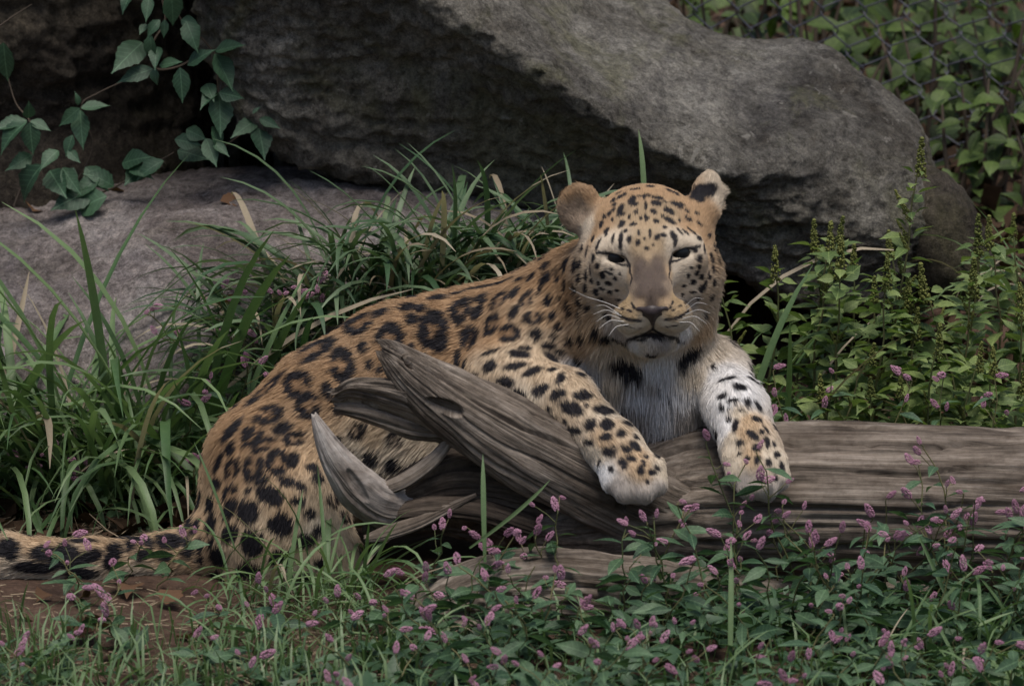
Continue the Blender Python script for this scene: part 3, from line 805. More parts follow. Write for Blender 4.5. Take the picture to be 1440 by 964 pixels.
boulder = rock_patch('boulder', [
    row([300] * 12, [1.95] * 12),
    row([-380, -390, -400, -390, -360, -300, -120, 110, 130, 175, 240, 300], [1.9] * 12),
    row([-420, -430, -430, -420, -390, -300, -110, 76, 96, 140, 205, 285], [1.65, 1.65, 1.65, 1.65, 1.65, 1.65, 1.65, 1.62, 1.6, 1.5, 1.45, 1.4]),
    row([-330, -330, -330, -310, -260, -170, -35, 52, 74, 118, 182, 275], [1.25, 1.25, 1.25, 1.25, 1.25, 1.28, 1.32, 1.34, 1.34, 1.3, 1.25, 1.22]),
    row([-220, -210, -200, -160, -110, -50, 60, 120, 135, 165, 215, 285], [.97, .95, .94, .94, .95, .98, 1.05, 1.12, 1.15, 1.14, 1.12, 1.12]),
    row([-120, -100, -80, -60, -20, 48, 152, 226, 215, 225, 262, 305], [.97, .92, .90, .88, .86, .84, .84, .88, .98, 1.04, 1.05, 1.07]),
    row([-70, -30, 20, 50, 70, 105, 195, 262, 290, 300, 310, 330], [1.02, .98, .95, .95, .95, .95, .95, .95, .97, 1.0, 1.03, 1.06], DM),
    row([-30, 40, 98, 145, 178, 200, 240, 300, 350, 365, 362, 365], [1.07, 1.04, 1.02, 1.01, 1.01, 1.01, 1.01, 1.01, 1.0, 1.01, 1.05, 1.1], DL),
    row([-10, 68, 136, 192, 232, 256, 290, 345, 415, 430, 420, 410], [1.14, 1.11, 1.09, 1.07, 1.06, 1.06, 1.06, 1.05, 1.03, 1.05, 1.1, 1.15], DL),
    row([-90, 0, 70, 130, 175, 200, 240, 300, 400, 420, 410, 400], [1.6, 1.58, 1.56, 1.54, 1.5, 1.45, 1.4, 1.3, 1.25, 1.25, 1.3, 1.3], DL),
    row([120, 140, 160, 190, 220, 260, 300, 300, 300, 300, 300, 300], [1.93] * 12),
], 280, 360, MR1, disp_boulder, 'huge grey boulder with a dark undercut face and pale rounded top')
def disp_slab(p, n):
    return .022 * fbm(p * 4, 3, 71) + .014 * fbm(p * np.array([9, 9, 26]), 4, 72, .55, True) + .005 * fbm(p * 45, 3, 73, .6, True)
US = [-260, -60, 60, 180, 300, 420, 560, 700, 800, 880]
def rs(vs, ys): return [(u, vs[i], ys[i]) for i, u in enumerate(US)]
slab = rock_patch('stone_slab', [
    rs([420] * 10, [1.75] * 10),
    rs([330, 300, 280, 262, 252, 250, 254, 272, 320, 380], [1.7] * 10),
    rs([325, 308, 292, 268, 255, 252, 256, 276, 318, 380], [1.32, 1.3, 1.28, 1.26, 1.24, 1.22, 1.2, 1.18, 1.12, 1.05]),
    rs([370, 345, 320, 300, 290, 285, 288, 302, 335, 390], [1.08, 1.06, 1.04, 1.02, 1.0, 1.0, .98, .97, .95, .93]),
    rs([430, 405, 385, 365, 352, 345, 345, 350, 370, 405], [.88, .86, .84, .82, .82, .82, .82, .83, .84, .85]),
    rs([490, 470, 455, 440, 425, 415, 410, 410, 420, 440], [.76, .73, .70, .68, .68, .69, .70, .72, .76, .8]),
    rs([560, 545, 535, 530, 520, 510, 500, 495, 495, 500], [.70, .66, .62, .59, .58, .60, .64, .68, .72, .76]),
    rs([650, 645, 645, 640, 635, 620, 610, 600, 590, 580], [.68, .63, .59, .56, .55, .58, .62, .66, .70, .75]),
    rs([760] * 10, [.8] * 10),
    rs([760] * 10, [1.74] * 10),
], 230, 380, MR2, disp_slab, 'low flat pinkish grey stone slab under the overhanging boulder')
UL = [-330, -200, -80, 20, 110, 190, 250, 285]
def rl(vs, ys): return [(u, vs[i], ys[i]) for i, u in enumerate(UL)]
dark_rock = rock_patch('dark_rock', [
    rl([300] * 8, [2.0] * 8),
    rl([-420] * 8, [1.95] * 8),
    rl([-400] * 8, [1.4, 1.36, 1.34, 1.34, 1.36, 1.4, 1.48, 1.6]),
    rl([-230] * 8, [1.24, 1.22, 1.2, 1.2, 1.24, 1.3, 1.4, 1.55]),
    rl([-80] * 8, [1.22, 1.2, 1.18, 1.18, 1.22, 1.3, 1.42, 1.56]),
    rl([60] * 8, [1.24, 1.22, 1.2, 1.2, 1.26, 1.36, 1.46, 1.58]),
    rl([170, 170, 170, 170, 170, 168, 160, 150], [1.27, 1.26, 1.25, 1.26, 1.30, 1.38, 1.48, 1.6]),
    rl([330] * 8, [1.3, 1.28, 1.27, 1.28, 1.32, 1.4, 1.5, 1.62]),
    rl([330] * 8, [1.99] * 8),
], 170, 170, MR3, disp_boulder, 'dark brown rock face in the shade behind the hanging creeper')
# small rock leaning beside the boulder
sf = Field(P(1280, 440, .8) - .05, P(1420, 200, 1.5) + .15, .009)
sf.add(Ell(P(1312, 330, 1.12), (.075, .10, .125), rot(ry=-22, rz=10), .03))
sf.add(Ell(P(1352, 380, 1.10), (.055, .08, .075), rot(ry=-30), .04))
v_, q_ = sf.mesh()
_nn = (v_ - v_.mean(0)); _nn /= np.linalg.norm(_nn, axis=1, keepdims=True)
v_ = v_ + _nn * (.012 * fbm(v_ * 12, 4, 81) + .006 * fbm(v_ * 30, 3, 82, .5, True))[:, None]
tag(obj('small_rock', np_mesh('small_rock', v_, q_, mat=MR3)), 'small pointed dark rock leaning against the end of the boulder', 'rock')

# ================================================================== weathered wood
def wood_mat(name, dark, mid, light, streak=70):
    m = Mat(name, .85, .25)
    a = m.attr('grain').outputs['Vector']
    mp = m.n('ShaderNodeMapping'); mp.inputs['Scale'].default_value = (3.0, streak, streak)
    m.l(a, mp.inputs[0])
    g = m.noise(mp.outputs[0], 1.0, 7, .68, .35)
    c = m.ramp(g, [(.30, dark), (.48, mid), (.70, light)])
    mp2 = m.n('ShaderNodeMapping'); mp2.inputs['Scale'].default_value = (5, 11, 11)
    m.l(a, mp2.inputs[0])
    blot = m.ramp(m.noise(mp2.outputs[0], 1.0, 5, .65, .5), [(.36, (.34, .30, .26)), (.52, (1, 1, 1)), (.75, (1.18, 1.16, 1.14))])
    c = m.mix(.8, c, blot, 'MULTIPLY')
    wear = m.ramp(m.noise(m.coords('Object'), 65, 6, .75), [(.34, (.60, .58, .56)), (.52, (1, 1, 1)), (.70, (1.2, 1.2, 1.2))])
    c = m.mix(.7, c, wear, 'MULTIPLY')
    m.color(c)
    mp3 = m.n('ShaderNodeMapping'); mp3.inputs['Scale'].default_value = (7.0, streak * 3.2, streak * 3.2)
    m.l(a, mp3.inputs[0])
    g2 = m.noise(mp3.outputs[0], 1.0, 4, .7, .2)
    m.bump(m.math('ADD', g, m.math('MULTIPLY', g2, .5)), .55, .007)
    return m.m
MW1 = wood_mat('weathered_wood', (.036, .029, .024), (.150, .121, .097), (.32, .272, .228), 95)
MW2 = wood_mat('bleached_wood', (.10, .082, .070), (.30, .262, .235), (.50, .455, .42), 28)
MW3 = wood_mat('rotten_wood', (.016, .012, .010), (.060, .045, .034), (.165, .128, .098), 60)
def sweep(name, path, mat, parent, na=90, nl=160, groove=.10, seed=0, flat=1.0, roll=0.0, jag0=0.0, jag1=0.0, twist=0.0, holes=(), cracks=(), lump=.12):
    """path rows (u, v, y, half-width); flat = depth/width of the section; roll turns the section about its axis"""
    C = np.array([[*P(u, v, y), r] for u, v, y, r in path])
    pts = np.concatenate([catmull(C[:, None, :3], nl)[:, 0], np.interp(np.linspace(0, len(C) - 1, nl), np.arange(len(C)), C[:, 3])[:, None]], 1)
    X, R = pts[:, :3], pts[:, 3]
    T = np.gradient(X, axis=0); T /= np.linalg.norm(T, axis=1, keepdims=True)
    s = np.concatenate([[0], np.cumsum(np.linalg.norm(np.diff(X, axis=0), axis=1))])
    Bv = np.cross(T, -FWD); Bv /= np.linalg.norm(Bv, axis=1, keepdims=True)      # across, in the picture plane
    Nv = np.cross(Bv, T)
    th = np.linspace(0, 2 * math.pi, na, endpoint=False)
    TH, S_ = np.meshgrid(th, s, indexing='xy')
    q = np.stack([np.cos(TH) * 1.0 + seed * 7, np.sin(TH) * 1.0, S_ * 2.2], -1).reshape(-1, 3)
    g = .55 * fbm(q * np.array([2.2, 2.2, 1.6]), 3, seed) + .30 * fbm(q * np.array([6, 6, 2.0]), 3, seed + 3, .55, True) + .14 * fbm(q * np.array([17, 17, 4.5]), 3, seed + 5, .6, True) + .10 * fbm(q * np.array([26, 26, 22]), 3, seed + 7)
    deep = fbm(q * np.array([4.5, 4.5, 1.1]) + 9, 3, seed + 21, .6, True)
    g = g - 1.1 * smooth(.45, .85, deep)
    lm = fbm(q * np.array([1.3, 1.3, 3.2]) + 31, 3, seed + 31)
    rr = (1 + groove * g + lump * lm).reshape(nl, na) * R[:, None]
    sf_ = np.linspace(0, 1, nl)[:, None]
    def wrap(a): return (a + math.pi) % (2 * math.pi) - math.pi
    for (hs, ht, ds, dt, dep) in holes:
        e_ = ((sf_ - hs) / ds) ** 2 + (wrap(TH - ht - .25 * np.sin(S_ * 30)) / dt) ** 2
        rr = rr * (1 - dep * smooth(1.25, .55, e_))
    for (ct, wd, dep, c0_, c1_) in cracks:
        wob = .16 * vnoise(np.stack([S_.ravel() * 9, S_.ravel() * 0 + ct, S_.ravel() * 0], 1), seed + 41).reshape(nl, na)
        e_ = np.abs(wrap(TH - ct - wob)) / wd
        rr = rr * (1 - dep * smooth(1, .3, e_) * smooth(c0_ - .02, c0_ + .05, sf_) * smooth(c1_ + .02, c1_ - .05, sf_))
    jn = fbm(np.stack([np.cos(th) * 2.4, np.sin(th) * 2.4, th * 0 + seed], 1), 4, seed + 9, .7)
    along = np.zeros((nl, na))
    w0 = np.exp(-s / .035)[:, None]; w1 = np.exp(-(s[-1] - s) / .035)[:, None]
    along += -jag0 * w0 * (jn[None] + .3) + jag1 * w1 * (jn[None] + .3)
    a, b = np.cos(TH + 0), np.sin(TH + 0)
    rl_ = (roll + twist * np.linspace(0, 1, nl))[:, None, None]
    cr, sr = np.cos(rl_), np.sin(rl_)
    e1 = Bv[:, None] * cr + Nv[:, None] * sr
    e2 = -Bv[:, None] * sr + Nv[:, None] * cr
    V = X[:, None] + e1 * (rr * a)[..., None] + e2 * (rr * b * flat)[..., None] + T[:, None] * along[..., None]
    grain = np.stack([S_ + seed, np.cos(TH) * R[:, None], np.sin(TH) * R[:, None] * (.5 + .5 * flat)], -1).reshape(-1, 3)
    vs = np.concatenate([V.reshape(-1, 3), [V[0].mean(0), V[-1].mean(0)]])
    grain = np.concatenate([grain, grain[:1], grain[-1:]])
    ij = np.arange(nl * na).reshape(nl, na)
    q1 = np.stack([ij[:-1], np.roll(ij, -1, 1)[:-1], np.roll(ij, -1, 1)[1:], ij[1:]], -1).reshape(-1, 4)
    n0 = nl * na
    c0 = np.stack([np.full(na, n0), np.roll(ij[0], -1), ij[0], np.full(na, n0)], -1)
    faces = [tuple(map(int, f)) for f in q1]
    faces += [(n0, int(np.roll(ij[0], -1)[k]), int(ij[0][k])) for k in range(na)]
    faces += [(n0 + 1, int(ij[-1][k]), int(np.roll(ij[-1], -1)[k])) for k in range(na)]
    me = bpy.data.meshes.new(name)
    me.from_pydata([tuple(v) for v in vs.tolist()], [], faces)
    me.polygons.foreach_set('use_smooth', np.ones(len(me.polygons), bool))
    at = me.attributes.new('grain', 'FLOAT_VECTOR', 'POINT')
    at.data.foreach_set('vector', grain.astype(np.float32).ravel())
    me.materials.append(mat)
    me.update()
    return obj(name, me, parent)
log = thing('fallen_log', 'big weathered grey log with splintered end under the leopard forepaws', 'log', (0, 0, 0))
H = math.pi / 2
sweep('trunk', [(1680, 735, .02, .128), (1500, 722, .01, .126), (1300, 712, .0, .122), (1100, 708, .0, .122), (980, 712, -.005, .116), (900, 722, -.02, .098), (820, 735, -.03, .070), (750, 745, -.03, .045)], MW1, log, 220, 380, .050, 1,
      cracks=[(.62, .045, .10, .0, .66), (1.05, .03, .07, .1, .5), (1.5, .035, .09, .2, .8), (1.95, .05, .10, .05, .6), (.25, .02, .05, .25, .6), (1.25, .02, .06, .45, .9), (2.3, .04, .12, .3, .9)], lump=.07)
sweep('splintered_limb', [(980, 738, -.075, .052), (900, 708, -.085, .066), (825, 672, -.095, .064), (745, 630, -.10, .060), (676, 590, -.10, .054), (618, 552, -.10, .046), (580, 524, -.10, .034), (556, 504, -.10, .020), (546, 497, -.10, .008)], MW1, log, 180, 340, .065, 2, .50, .25, 0, .03, -.3,
      holes=[(.60, H + .30, .05, .26, .8), (.86, H - .70, .055, .20, .8), (.79, H - .45, .03, .16, .7), (.17, H + .25, .012, .10, .5)], cracks=[(H - .5, .06, .16, .30, .98), (H + .1, .04, .12, .15, .85), (H + .75, .05, .15, .3, .9), (H - 1.0, .05, .12, .2, .7)], lump=.20)
sweep('broken_prong', [(710, 625, -.085, .034), (640, 594, -.085, .042), (580, 570, -.085, .042), (535, 556, -.085, .034), (500, 549, -.085, .024), (482, 552, -.085, .013)], MW1, log, 130, 220, .11, 3, .45, .6, 0, .03, .3,
      holes=[(.75, H + .3, .15, .25, .4)], cracks=[(H - .3, .08, .2, .2, .98), (H + .5, .06, .2, .3, .9)], lump=.22)
sweep('broken_prong', [(640, 600, -.07, .024), (580, 592, -.075, .026), (520, 576, -.08, .020), (478, 572, -.08, .009)], MW1, log, 70, 130, .25, 13, .5, -.4, 0, .02, lump=.25, cracks=[(H, .1, .2, .2, .95)])
sweep('bleached_horn', [(443, 586, -.118, .004), (450, 602, -.117, .011), (462, 626, -.114, .019), (480, 654, -.110, .028), (506, 684, -.105, .036), (540, 708, -.090, .036), (590, 716, -.05, .026)], MW2, log, 140, 220, .045, 4, .7, .3, .01, .03, lump=.38, holes=[(.62, H - .2, .10, .25, .22), (.4, H + .5, .12, .2, .2)])
sweep('hollow_shell', [(520, 722, -.088, .022), (570, 708, -.066, .042), (640, 690, -.050, .060), (720, 695, -.04, .068), (800, 715, -.04, .055)], MW3, log, 150, 220, .26, 5, .5, 0, .03, cracks=[(H, .12, .25, .0, .8), (H + .6, .10, .25, .1, .9), (H - .6, .1, .25, .0, .9)], lump=.2)
sweep('hollow_shell', [(538, 688, -.102, .010), (575, 672, -.096, .011), (608, 648, -.090, .010), (630, 622, -.084, .007), (643, 600, -.08, .003)], MW1, log, 60, 110, .18, 6, .5, .2, .006, .006, lump=.35)
sweep('splinter', [(516, 757, -.125, .006), (545, 749, -.122, .012), (590, 734, -.115, .011), (630, 714, -.105, .008), (668, 696, -.095, .003)], MW1, log, 50, 110, .25, 7, .35, .4, .01, .006, lump=.25)
sweep('splinter', [(530, 726, -.10, .006), (600, 714, -.10, .016), (670, 718, -.095, .018), (750, 742, -.09, .020)], MW3, log, 60, 110, .3, 8, .5, .4, .01, lump=.2)
log2 = thing('rotting_log', 'short rotting brown log lying on the ground under the big log, half hidden by flowers', 'log', (0, 0, 0))
sweep('trunk', [(590, 900, -.30, .030), (622, 866, -.29, .050), (690, 842, -.28, .060), (790, 834, -.275, .060), (910, 846, -.25, .060), (1040, 862, -.21, .055), (1180, 868, -.15, .05), (1300, 860, -.1, .045)], MW1, log2, 150, 300, .15, 9, .9, 0, .05, cracks=[(H, .05, .12, .1, .7), (H - .5, .05, .12, .1, .6), (H + .5, .06, .15, .05, .7)], holes=[(.2, H - .4, .05, .2, .3), (.3, H + .2, .04, .2, .3)], lump=.2)
sweep('broken_end', [(570, 950, -.33, .012), (592, 912, -.32, .028), (625, 884, -.31, .034), (665, 862, -.30, .022)], MW2, log2, 80, 120, .28, 10, .6, .3, .03, lump=.25)
# ================================================================== vegetation
prng = np.random.default_rng(77)
def leaf_mat(name, dark, light, trans=.3, rough=.5, vein=None, spec=.4, nw=.35):
    m = Mat(name, rough, spec)
    oi = m.n('ShaderNodeObjectInfo')
    v = m.coords('Object')
    n = m.noise(v, 60, 4, .65)
    f = m.math('ADD', m.math('MULTIPLY', oi.outputs['Random'], 1 - nw), m.math('MULTIPLY', n, nw))
    c = m.ramp(f, [(.12, dark), (.85, light)])
    if vein:
        sx = m.n('ShaderNodeSeparateXYZ'); m.l(m.coords('Object'), sx.inputs[0])
        ay = m.math('ABSOLUTE', sx.outputs[1])
        midv = m.math('LESS_THAN', ay, .011)
        ph = m.math('SINE', m.math('MULTIPLY', m.math('SUBTRACT', sx.outputs[0], m.math('MULTIPLY', ay, .9)), 52.0))
        side_ = m.math('MULTIPLY', m.math('GREATER_THAN', ph, .88), .45)
        c = m.mix(m.math('MULTIPLY', m.math('MAXIMUM', midv, side_), vein), c, tuple(min(1, x * 1.9 + .03) for x in light))
        pat = m.ramp(m.noise(v, 7, 4, .6), [(.35, (.72, .74, .70)), (.65, (1.15, 1.12, 1.1))])
        c = m.mix(.8, c, pat, 'MULTIPLY')
    m.color(c)
    tr = m.n('ShaderNodeBsdfTranslucent')
    m.l(m.mix(1.0, c, (1.1, 1.25, .7), 'MULTIPLY'), tr.inputs['Color'])
    mx = m.n('ShaderNodeMixShader'); mx.inputs[0].default_value = trans
    out = m.nt.nodes['Material Output']
    m.l(m.b.outputs[0], mx.inputs[1]); m.l(tr.outputs[0], mx.inputs[2]); m.l(mx.outputs[0], out.inputs[0])
    m.bump(m.noise(v, 240, 3, .6), .25, .002)
    return m.m
LM_GRASS = leaf_mat('grass_blade', (.055, .115, .040), (.19, .27, .125), .25, .45)
LM_GRASS2 = leaf_mat('dark_grass_blade', (.030, .075, .030), (.15, .21, .115), .22, .45)
LM_DRY = leaf_mat('dry_grass', (.19, .15, .10), (.42, .36, .27), .2, .8, spec=.15)
LM_WEED = leaf_mat('smartweed_leaf', (.022, .060, .030), (.085, .150, .075), .25, .45, .5)
LM_CREEP = leaf_mat('creeper_leaf', (.022, .058, .032), (.055, .115, .062), .2, .42, .6)
LM_PIG = leaf_mat('pigweed_leaf', (.065, .120, .035), (.20, .26, .085), .3, .5, .5)
LM_SEED = leaf_mat('pigweed_seed', (.085, .105, .020), (.17, .18, .045), .1, .8)
LM_BUSH = leaf_mat('bush_leaf', (.008, .021, .006), (.095, .150, .030), .3, .5, .5)  # leaf colour lowered to stand in for canopy shade over the thicket
LM_PINK = leaf_mat('smartweed_flower', (.26, .095, .17), (.64, .36, .48), .2, .7, nw=.7)
LM_STEM = leaf_mat('green_stem', (.07, .09, .03), (.15, .13, .055), .0, .7)
LM_BROWN = leaf_mat('dead_leaf', (.055, .032, .020), (.19, .105, .060), .2, .8, spec=.15)
LM_PALE = leaf_mat('pale_leaf', (.30, .30, .17), (.42, .42, .26), .3, .7)
LM_TWIG = leaf_mat('twig_bark', (.05, .038, .028), (.14, .105, .075), 0, .9)

def leaf_mesh(name, mat, prof, fold=.35, bend=.5, serr=0.0, wave=.0, seed=0):
    """unit-length leaf along +x; prof = half-widths along the blade"""
    r = np.random.default_rng(seed)
    n = len(prof)
    vs, fs = [], []
    x = z = 0.0
    for i, w in enumerate(prof):
        t = i / (n - 1)
        if i:
            a = -bend * t + .25 * bend
            x += math.cos(a) / (n - 1); z += math.sin(a) / (n - 1)
        sr = 1 + (serr if i % 2 else -serr)
        wl, wr = w * sr * r.uniform(.93, 1.07), w * sr * r.uniform(.93, 1.07)
        h = math.sin(fold)
        vs += [(x, wl * math.cos(fold), z + wl * h + wave * r.normal()), (x, 0, z), (x, -wr * math.cos(fold), z + wr * h + wave * r.normal())]
    for i in range(n - 1):
        a, b = 3 * i, 3 * i + 3
        fs += [(a, a + 1, b + 1, b), (a + 1, a + 2, b + 2, b + 1)]
    return np_mesh(name, vs, np.array(fs), mat=mat)
LANCE = [.012, .055, .105, .135, .140, .120, .085, .045, .004]
OVATE = [.02, .10, .17, .225, .255, .27, .268, .25, .222, .185, .142, .098, .055, .022, .002]
BROAD = [.03, .20, .32, .38, .37, .32, .25, .16, .07, .004]
def variants(name, mat, prof, k, **kw):
    return [leaf_mesh(name, mat, prof, fold=kw.get('fold', .3) * prng.uniform(.5, 1.5), bend=kw.get('bend', .6) * prng.uniform(.2, 1.8),
                      serr=kw.get('serr', 0), wave=kw.get('wave', .006), seed=i) for i in range(k)]
ML_WEED = variants('leaf', LM_WEED, LANCE, 6)
ML_CREEP = variants('leaflet', LM_CREEP, OVATE, 6, serr=.05, bend=.5)
ML_PIG = variants('leaf', LM_PIG, OVATE, 6, serr=.03)
ML_BUSH = variants('leaf', LM_BUSH, OVATE, 5, serr=.04) + variants('leaf', LM_BUSH, BROAD, 4, serr=.03)
ML_DEAD = variants('dead_leaf', LM_BROWN, BROAD, 6, bend=1.0, fold=.35, wave=.03, serr=.06)
def frame(d, up=(0, 0, 1), roll=0.0):
    x = np.asarray(d, float); x = x / (np.linalg.norm(x) + 1e-9)
    z = np.asarray(up, float) - np.dot(up, x) * x
    if np.linalg.norm(z) < 1e-4: z = np.array([1.0, 0, 0]) - x[0] * x
    z /= np.linalg.norm(z)
    y = np.cross(z, x)
    y, z = y * math.cos(roll) + z * math.sin(roll), z * math.cos(roll) - y * math.sin(roll)
    return Matrix(np.stack([x, y, z], 1).tolist()).to_euler()
def put(name, me, parent, at, d, L, up=(0, 0, 1), roll=0.0, wide=1.0):
    return obj(name, me, parent, loc=tuple(map(float, at)), rot=frame(d, up, roll), scale=(L, L * wide, L))

# ---- grass blades: unit length, growing up and bending towards +x
def blade_mesh(name, mat, w, th0, curl, seed):
    r = np.random.default_rng(seed)
    n = 10
    vs, fs = [], []
    x = z = y = 0.0
    tw = r.uniform(-.5, .5)
    for i in range(n):
        t = i / (n - 1)
        if i:
            a = th0 + curl * t ** 1.6
            x += math.sin(a) / (n - 1); z += math.cos(a) / (n - 1); y += .03 * tw * t
        ww = w * (.55 + 1.6 * t - 1.1 * t * t) * (1 - t ** 6) + .0006
        a = th0 + curl * t ** 1.6
        nx, nz = -math.cos(a), math.sin(a)
        q = tw * t * 1.6
        ey = np.array([math.sin(q) * nx, math.cos(q), math.sin(q) * nz])
        c = np.array([x, y, z]); f = np.array([nx, 0, nz]) * ww * .45
        vs += [c + ey * ww + f, c, c - ey * ww + f]
    for i in range(n - 1):
        a, b = 3 * i, 3 * i + 3
        fs += [(a, a + 1, b + 1, b), (a + 1, a + 2, b + 2, b + 1)]
    return np_mesh(name, vs, np.array(fs), mat=mat)
def blade_set(mat, w, k=9, curl=(.2, 2.2)):
    return [blade_mesh('blade', mat, w * prng.uniform(.7, 1.3), prng.uniform(.0, .3), prng.uniform(*curl), i) for i in range(k)]
B_WIDE = blade_set(LM_GRASS, .011, 14, (.3, 2.6))
B_LONG = blade_set(LM_GRASS, .0085, 14, (.5, 3.0))
B_NARROW = blade_set(LM_GRASS2, .011, 12, (.5, 2.5))
B_STIFF = blade_set(LM_GRASS, .012, 8, (.0, .6))
B_DRY = blade_set(LM_DRY, .009, 8, (.4, 2.4))
def tuft(label, group, at, n, L, lean=(0, 0), tilt=.45, spread=.05, dry=.06, meshes=None, seed=0, zoff=-.01, wide=1.0):
    r = np.random.default_rng(seed)
    root_ = thing('grass_tuft', label, 'grass', at, group=group)
    for i in range(n):
        ms_ = B_DRY if r.random() < dry else (meshes or B_WIDE)
        me_ = ms_[r.integers(len(ms_))]
        az = r.uniform(0, 2 * math.pi)
        tl = abs(r.normal()) * tilt
        ax = np.array([math.cos(az) * math.sin(tl) + lean[0], math.sin(az) * math.sin(tl) + lean[1], math.cos(tl)])
        ax /= np.linalg.norm(ax)
        hd = math.atan2(ax[1] + .3 * r.normal() * .5, ax[0] + .3 * r.normal() * .5)
        rm = Vector((0, 0, 1)).rotation_difference(Vector(ax)).to_matrix() @ Matrix.Rotation(hd, 3, 'Z')
        ll = r.uniform(*L)
        o = obj('blade', me_, root_, loc=(r.normal() * spread, r.normal() * spread * .6, zoff), rot=rm.to_euler(), scale=(ll, ll * wide * r.uniform(.8, 1.3), ll))
    return root_
_lx, _ly = np.linspace(-2, 2, 161), np.linspace(-1.6, 5.0, 265)
_LZ = ground_z(*np.meshgrid(_lx, _ly, indexing='ij'))
def gp(u, y):
    x = (u - 720) * MPP * ((y - CAM[1]) / (D * math.cos(PITCH)))
    i, j = int(np.clip(round((x + 2) / .025), 0, 160)), int(np.clip(round((y + 1.6) / .025), 0, 264))
    return np.array([x, y, float(_LZ[i, j])])
G1 = 'coarse grass tufts in front of the stone slab'
for k, (u, y, n, L, lean) in enumerate([(30, .34, 34, (.20, .40), (-.1, 0)), (115, .28, 40, (.20, .42), (-.15, -.05)), (190, .30, 44, (.18, .40), (.0, -.1)), (250, .33, 34, (.18, .36), (.12, -.05)),
                                        (70, .20, 34, (.16, .32), (-.2, -.1)), (165, .20, 34, (.14, .28), (.05, -.15)), (-40, .26, 26, (.2, .36), (.1, 0))]):
    tuft('tall coarse green grass tuft %s behind the leopard tail' % ('in the straw' if y < .25 else 'against the slab foot'), G1, gp(u, y + .13), int(n * 2.1), (L[0] * 1.2, L[1] * 1.55), lean, .30, .055, .06, B_LONG, 100 + k, wide=1.1)
G2 = 'fine dark grass tufts behind the leopard back'
for k, (u, v, y, n, L, lean) in enumerate([(470, 470, .62, 46, (.12, .27), (-.25, -.05)), (540, 455, .62, 56, (.14, .28), (-.1, -.1)), (610, 450, .63, 56, (.14, .27), (.05, -.1)), (680, 440, .64, 56, (.14, .26), (.12, -.1)),
                                           (745, 425, .66, 50, (.12, .24), (.12, -.05)), (800, 410, .68, 40, (.10, .20), (.0, -.05)), (420, 520, .56, 30, (.12, .24), (-.3, -.1)), (380, 560, .50, 24, (.10, .22), (-.2, -.1))]):
    tuft('dense fine dark green grass tuft sprouting between the slab and the leopard back', G2, P(u, v - 22, y - .03), int(n * 1.6), (L[0] * 1.1, L[1] * 1.3), lean, .45, .05, .18, B_NARROW, 200 + k, wide=1.25)
G3 = 'grass tufts beside the leopard shoulder behind the log'
for k, (u, y, n, L, lean) in enumerate([(1040, .30, 26, (.22, .42), (.0, .0)), (1085, .34, 24, (.2, .38), (.12, -.05)), (1130, .28, 22, (.16, .30), (.15, -.05)), (1020, .45, 16, (.3, .48), (-.05, 0)), (950, .50, 10, (.42, .56), (.02, 0)), (1180, .30, 20, (.12, .24), (.05, -.05)), (1290, .26, 18, (.10, .2), (0, -.05)), (1400, .22, 18, (.10, .18), (0, -.05))]):
    tuft('long green grass tuft rising between the log and the boulder', G3, gp(u, y), int(n * 1.4), (L[0], L[1] * 1.1), lean, .3, .035, .16, B_WIDE, 300 + k)
tuft('arching yellow green grass tuft below the wire fence beside the small rock', None, P(1450, 440, .95), 36, (.10, .26), (-.25, -.05), .5, .03, .15, B_WIDE, 350)
G4 = 'bright grass tufts around the leopard haunch'
for k, (u, y, n, L, lean) in enumerate([(330, -.18, 20, (.10, .24), (.05, -.05)), (390, -.16, 24, (.12, .26), (.12, -.05)), (440, -.17, 26, (.12, .28), (.15, 0)), (490, -.18, 24, (.10, .24), (-.05, 0)), (420, -.30, 30, (.10, .22), (.1, -.05)), (340, -.34, 22, (.08, .18), (-.2, -.05)), (510, -.34, 26, (.10, .2), (.0, -.1))]):
    tuft('bright green grass tuft growing against the leopard haunch', G4, gp(u, y), n, L, lean, .5, .03, .06, B_WIDE, 400 + k)
G5 = 'low grass tufts in the open in front of the tail'
for k, (u, y, n, L, lean) in enumerate([(10, -.55, 24, (.09, .18), (.1, 0)), (70, -.62, 24, (.08, .16), (.1, -.1)), (150, -.66, 22, (.06, .14), (.2, 0)), (30, -.40, 16, (.06, .12), (.0, 0)), (240, -.66, 20, (.05, .12), (.2, 0)), (330, -.62, 22, (.06, .13), (.1, 0)), (430, -.60, 22, (.06, .14), (0, 0)), (120, -.78, 24, (.05, .12), (0, 0)), (-20, -.75, 20, (.08, .2), (.2, 0))]):
    tuft('low spreading grass tuft on the open soil in front of the tail', G5, gp(u, y), n, L, lean, .7, .04, .08, B_WIDE, 500 + k)
G6 = 'grass tufts among the pink flowers below the log'
for k, (u, y, n, L, lean) in enumerate([(1290, -.52, 34, (.12, .24), (.3, -.1)), (1380, -.48, 36, (.12, .26), (.2, -.1)), (1440, -.42, 30, (.12, .26), (-.35, 0)), (1200, -.58, 28, (.10, .2), (.2, -.1)), (1330, -.66, 30, (.10, .2), (.3, 0)), (1430, -.64, 28, (.1, .2), (-.2, 0)), (1090, -.62, 18, (.08, .16), (.1, -.1)), (960, -.64, 16, (.08, .15), (.2, -.1)), (820, -.60, 14, (.06, .14), (.2, -.1)), (640, -.55, 18, (.08, .16), (-.1, -.1)), (560, -.5, 20, (.08, .18), (.1, -.1))]):
    tuft('arching grass tuft among the pink flowers below the log', G6, gp(u, y), n, L, lean, .6, .035, .04, B_WIDE, 600 + k)
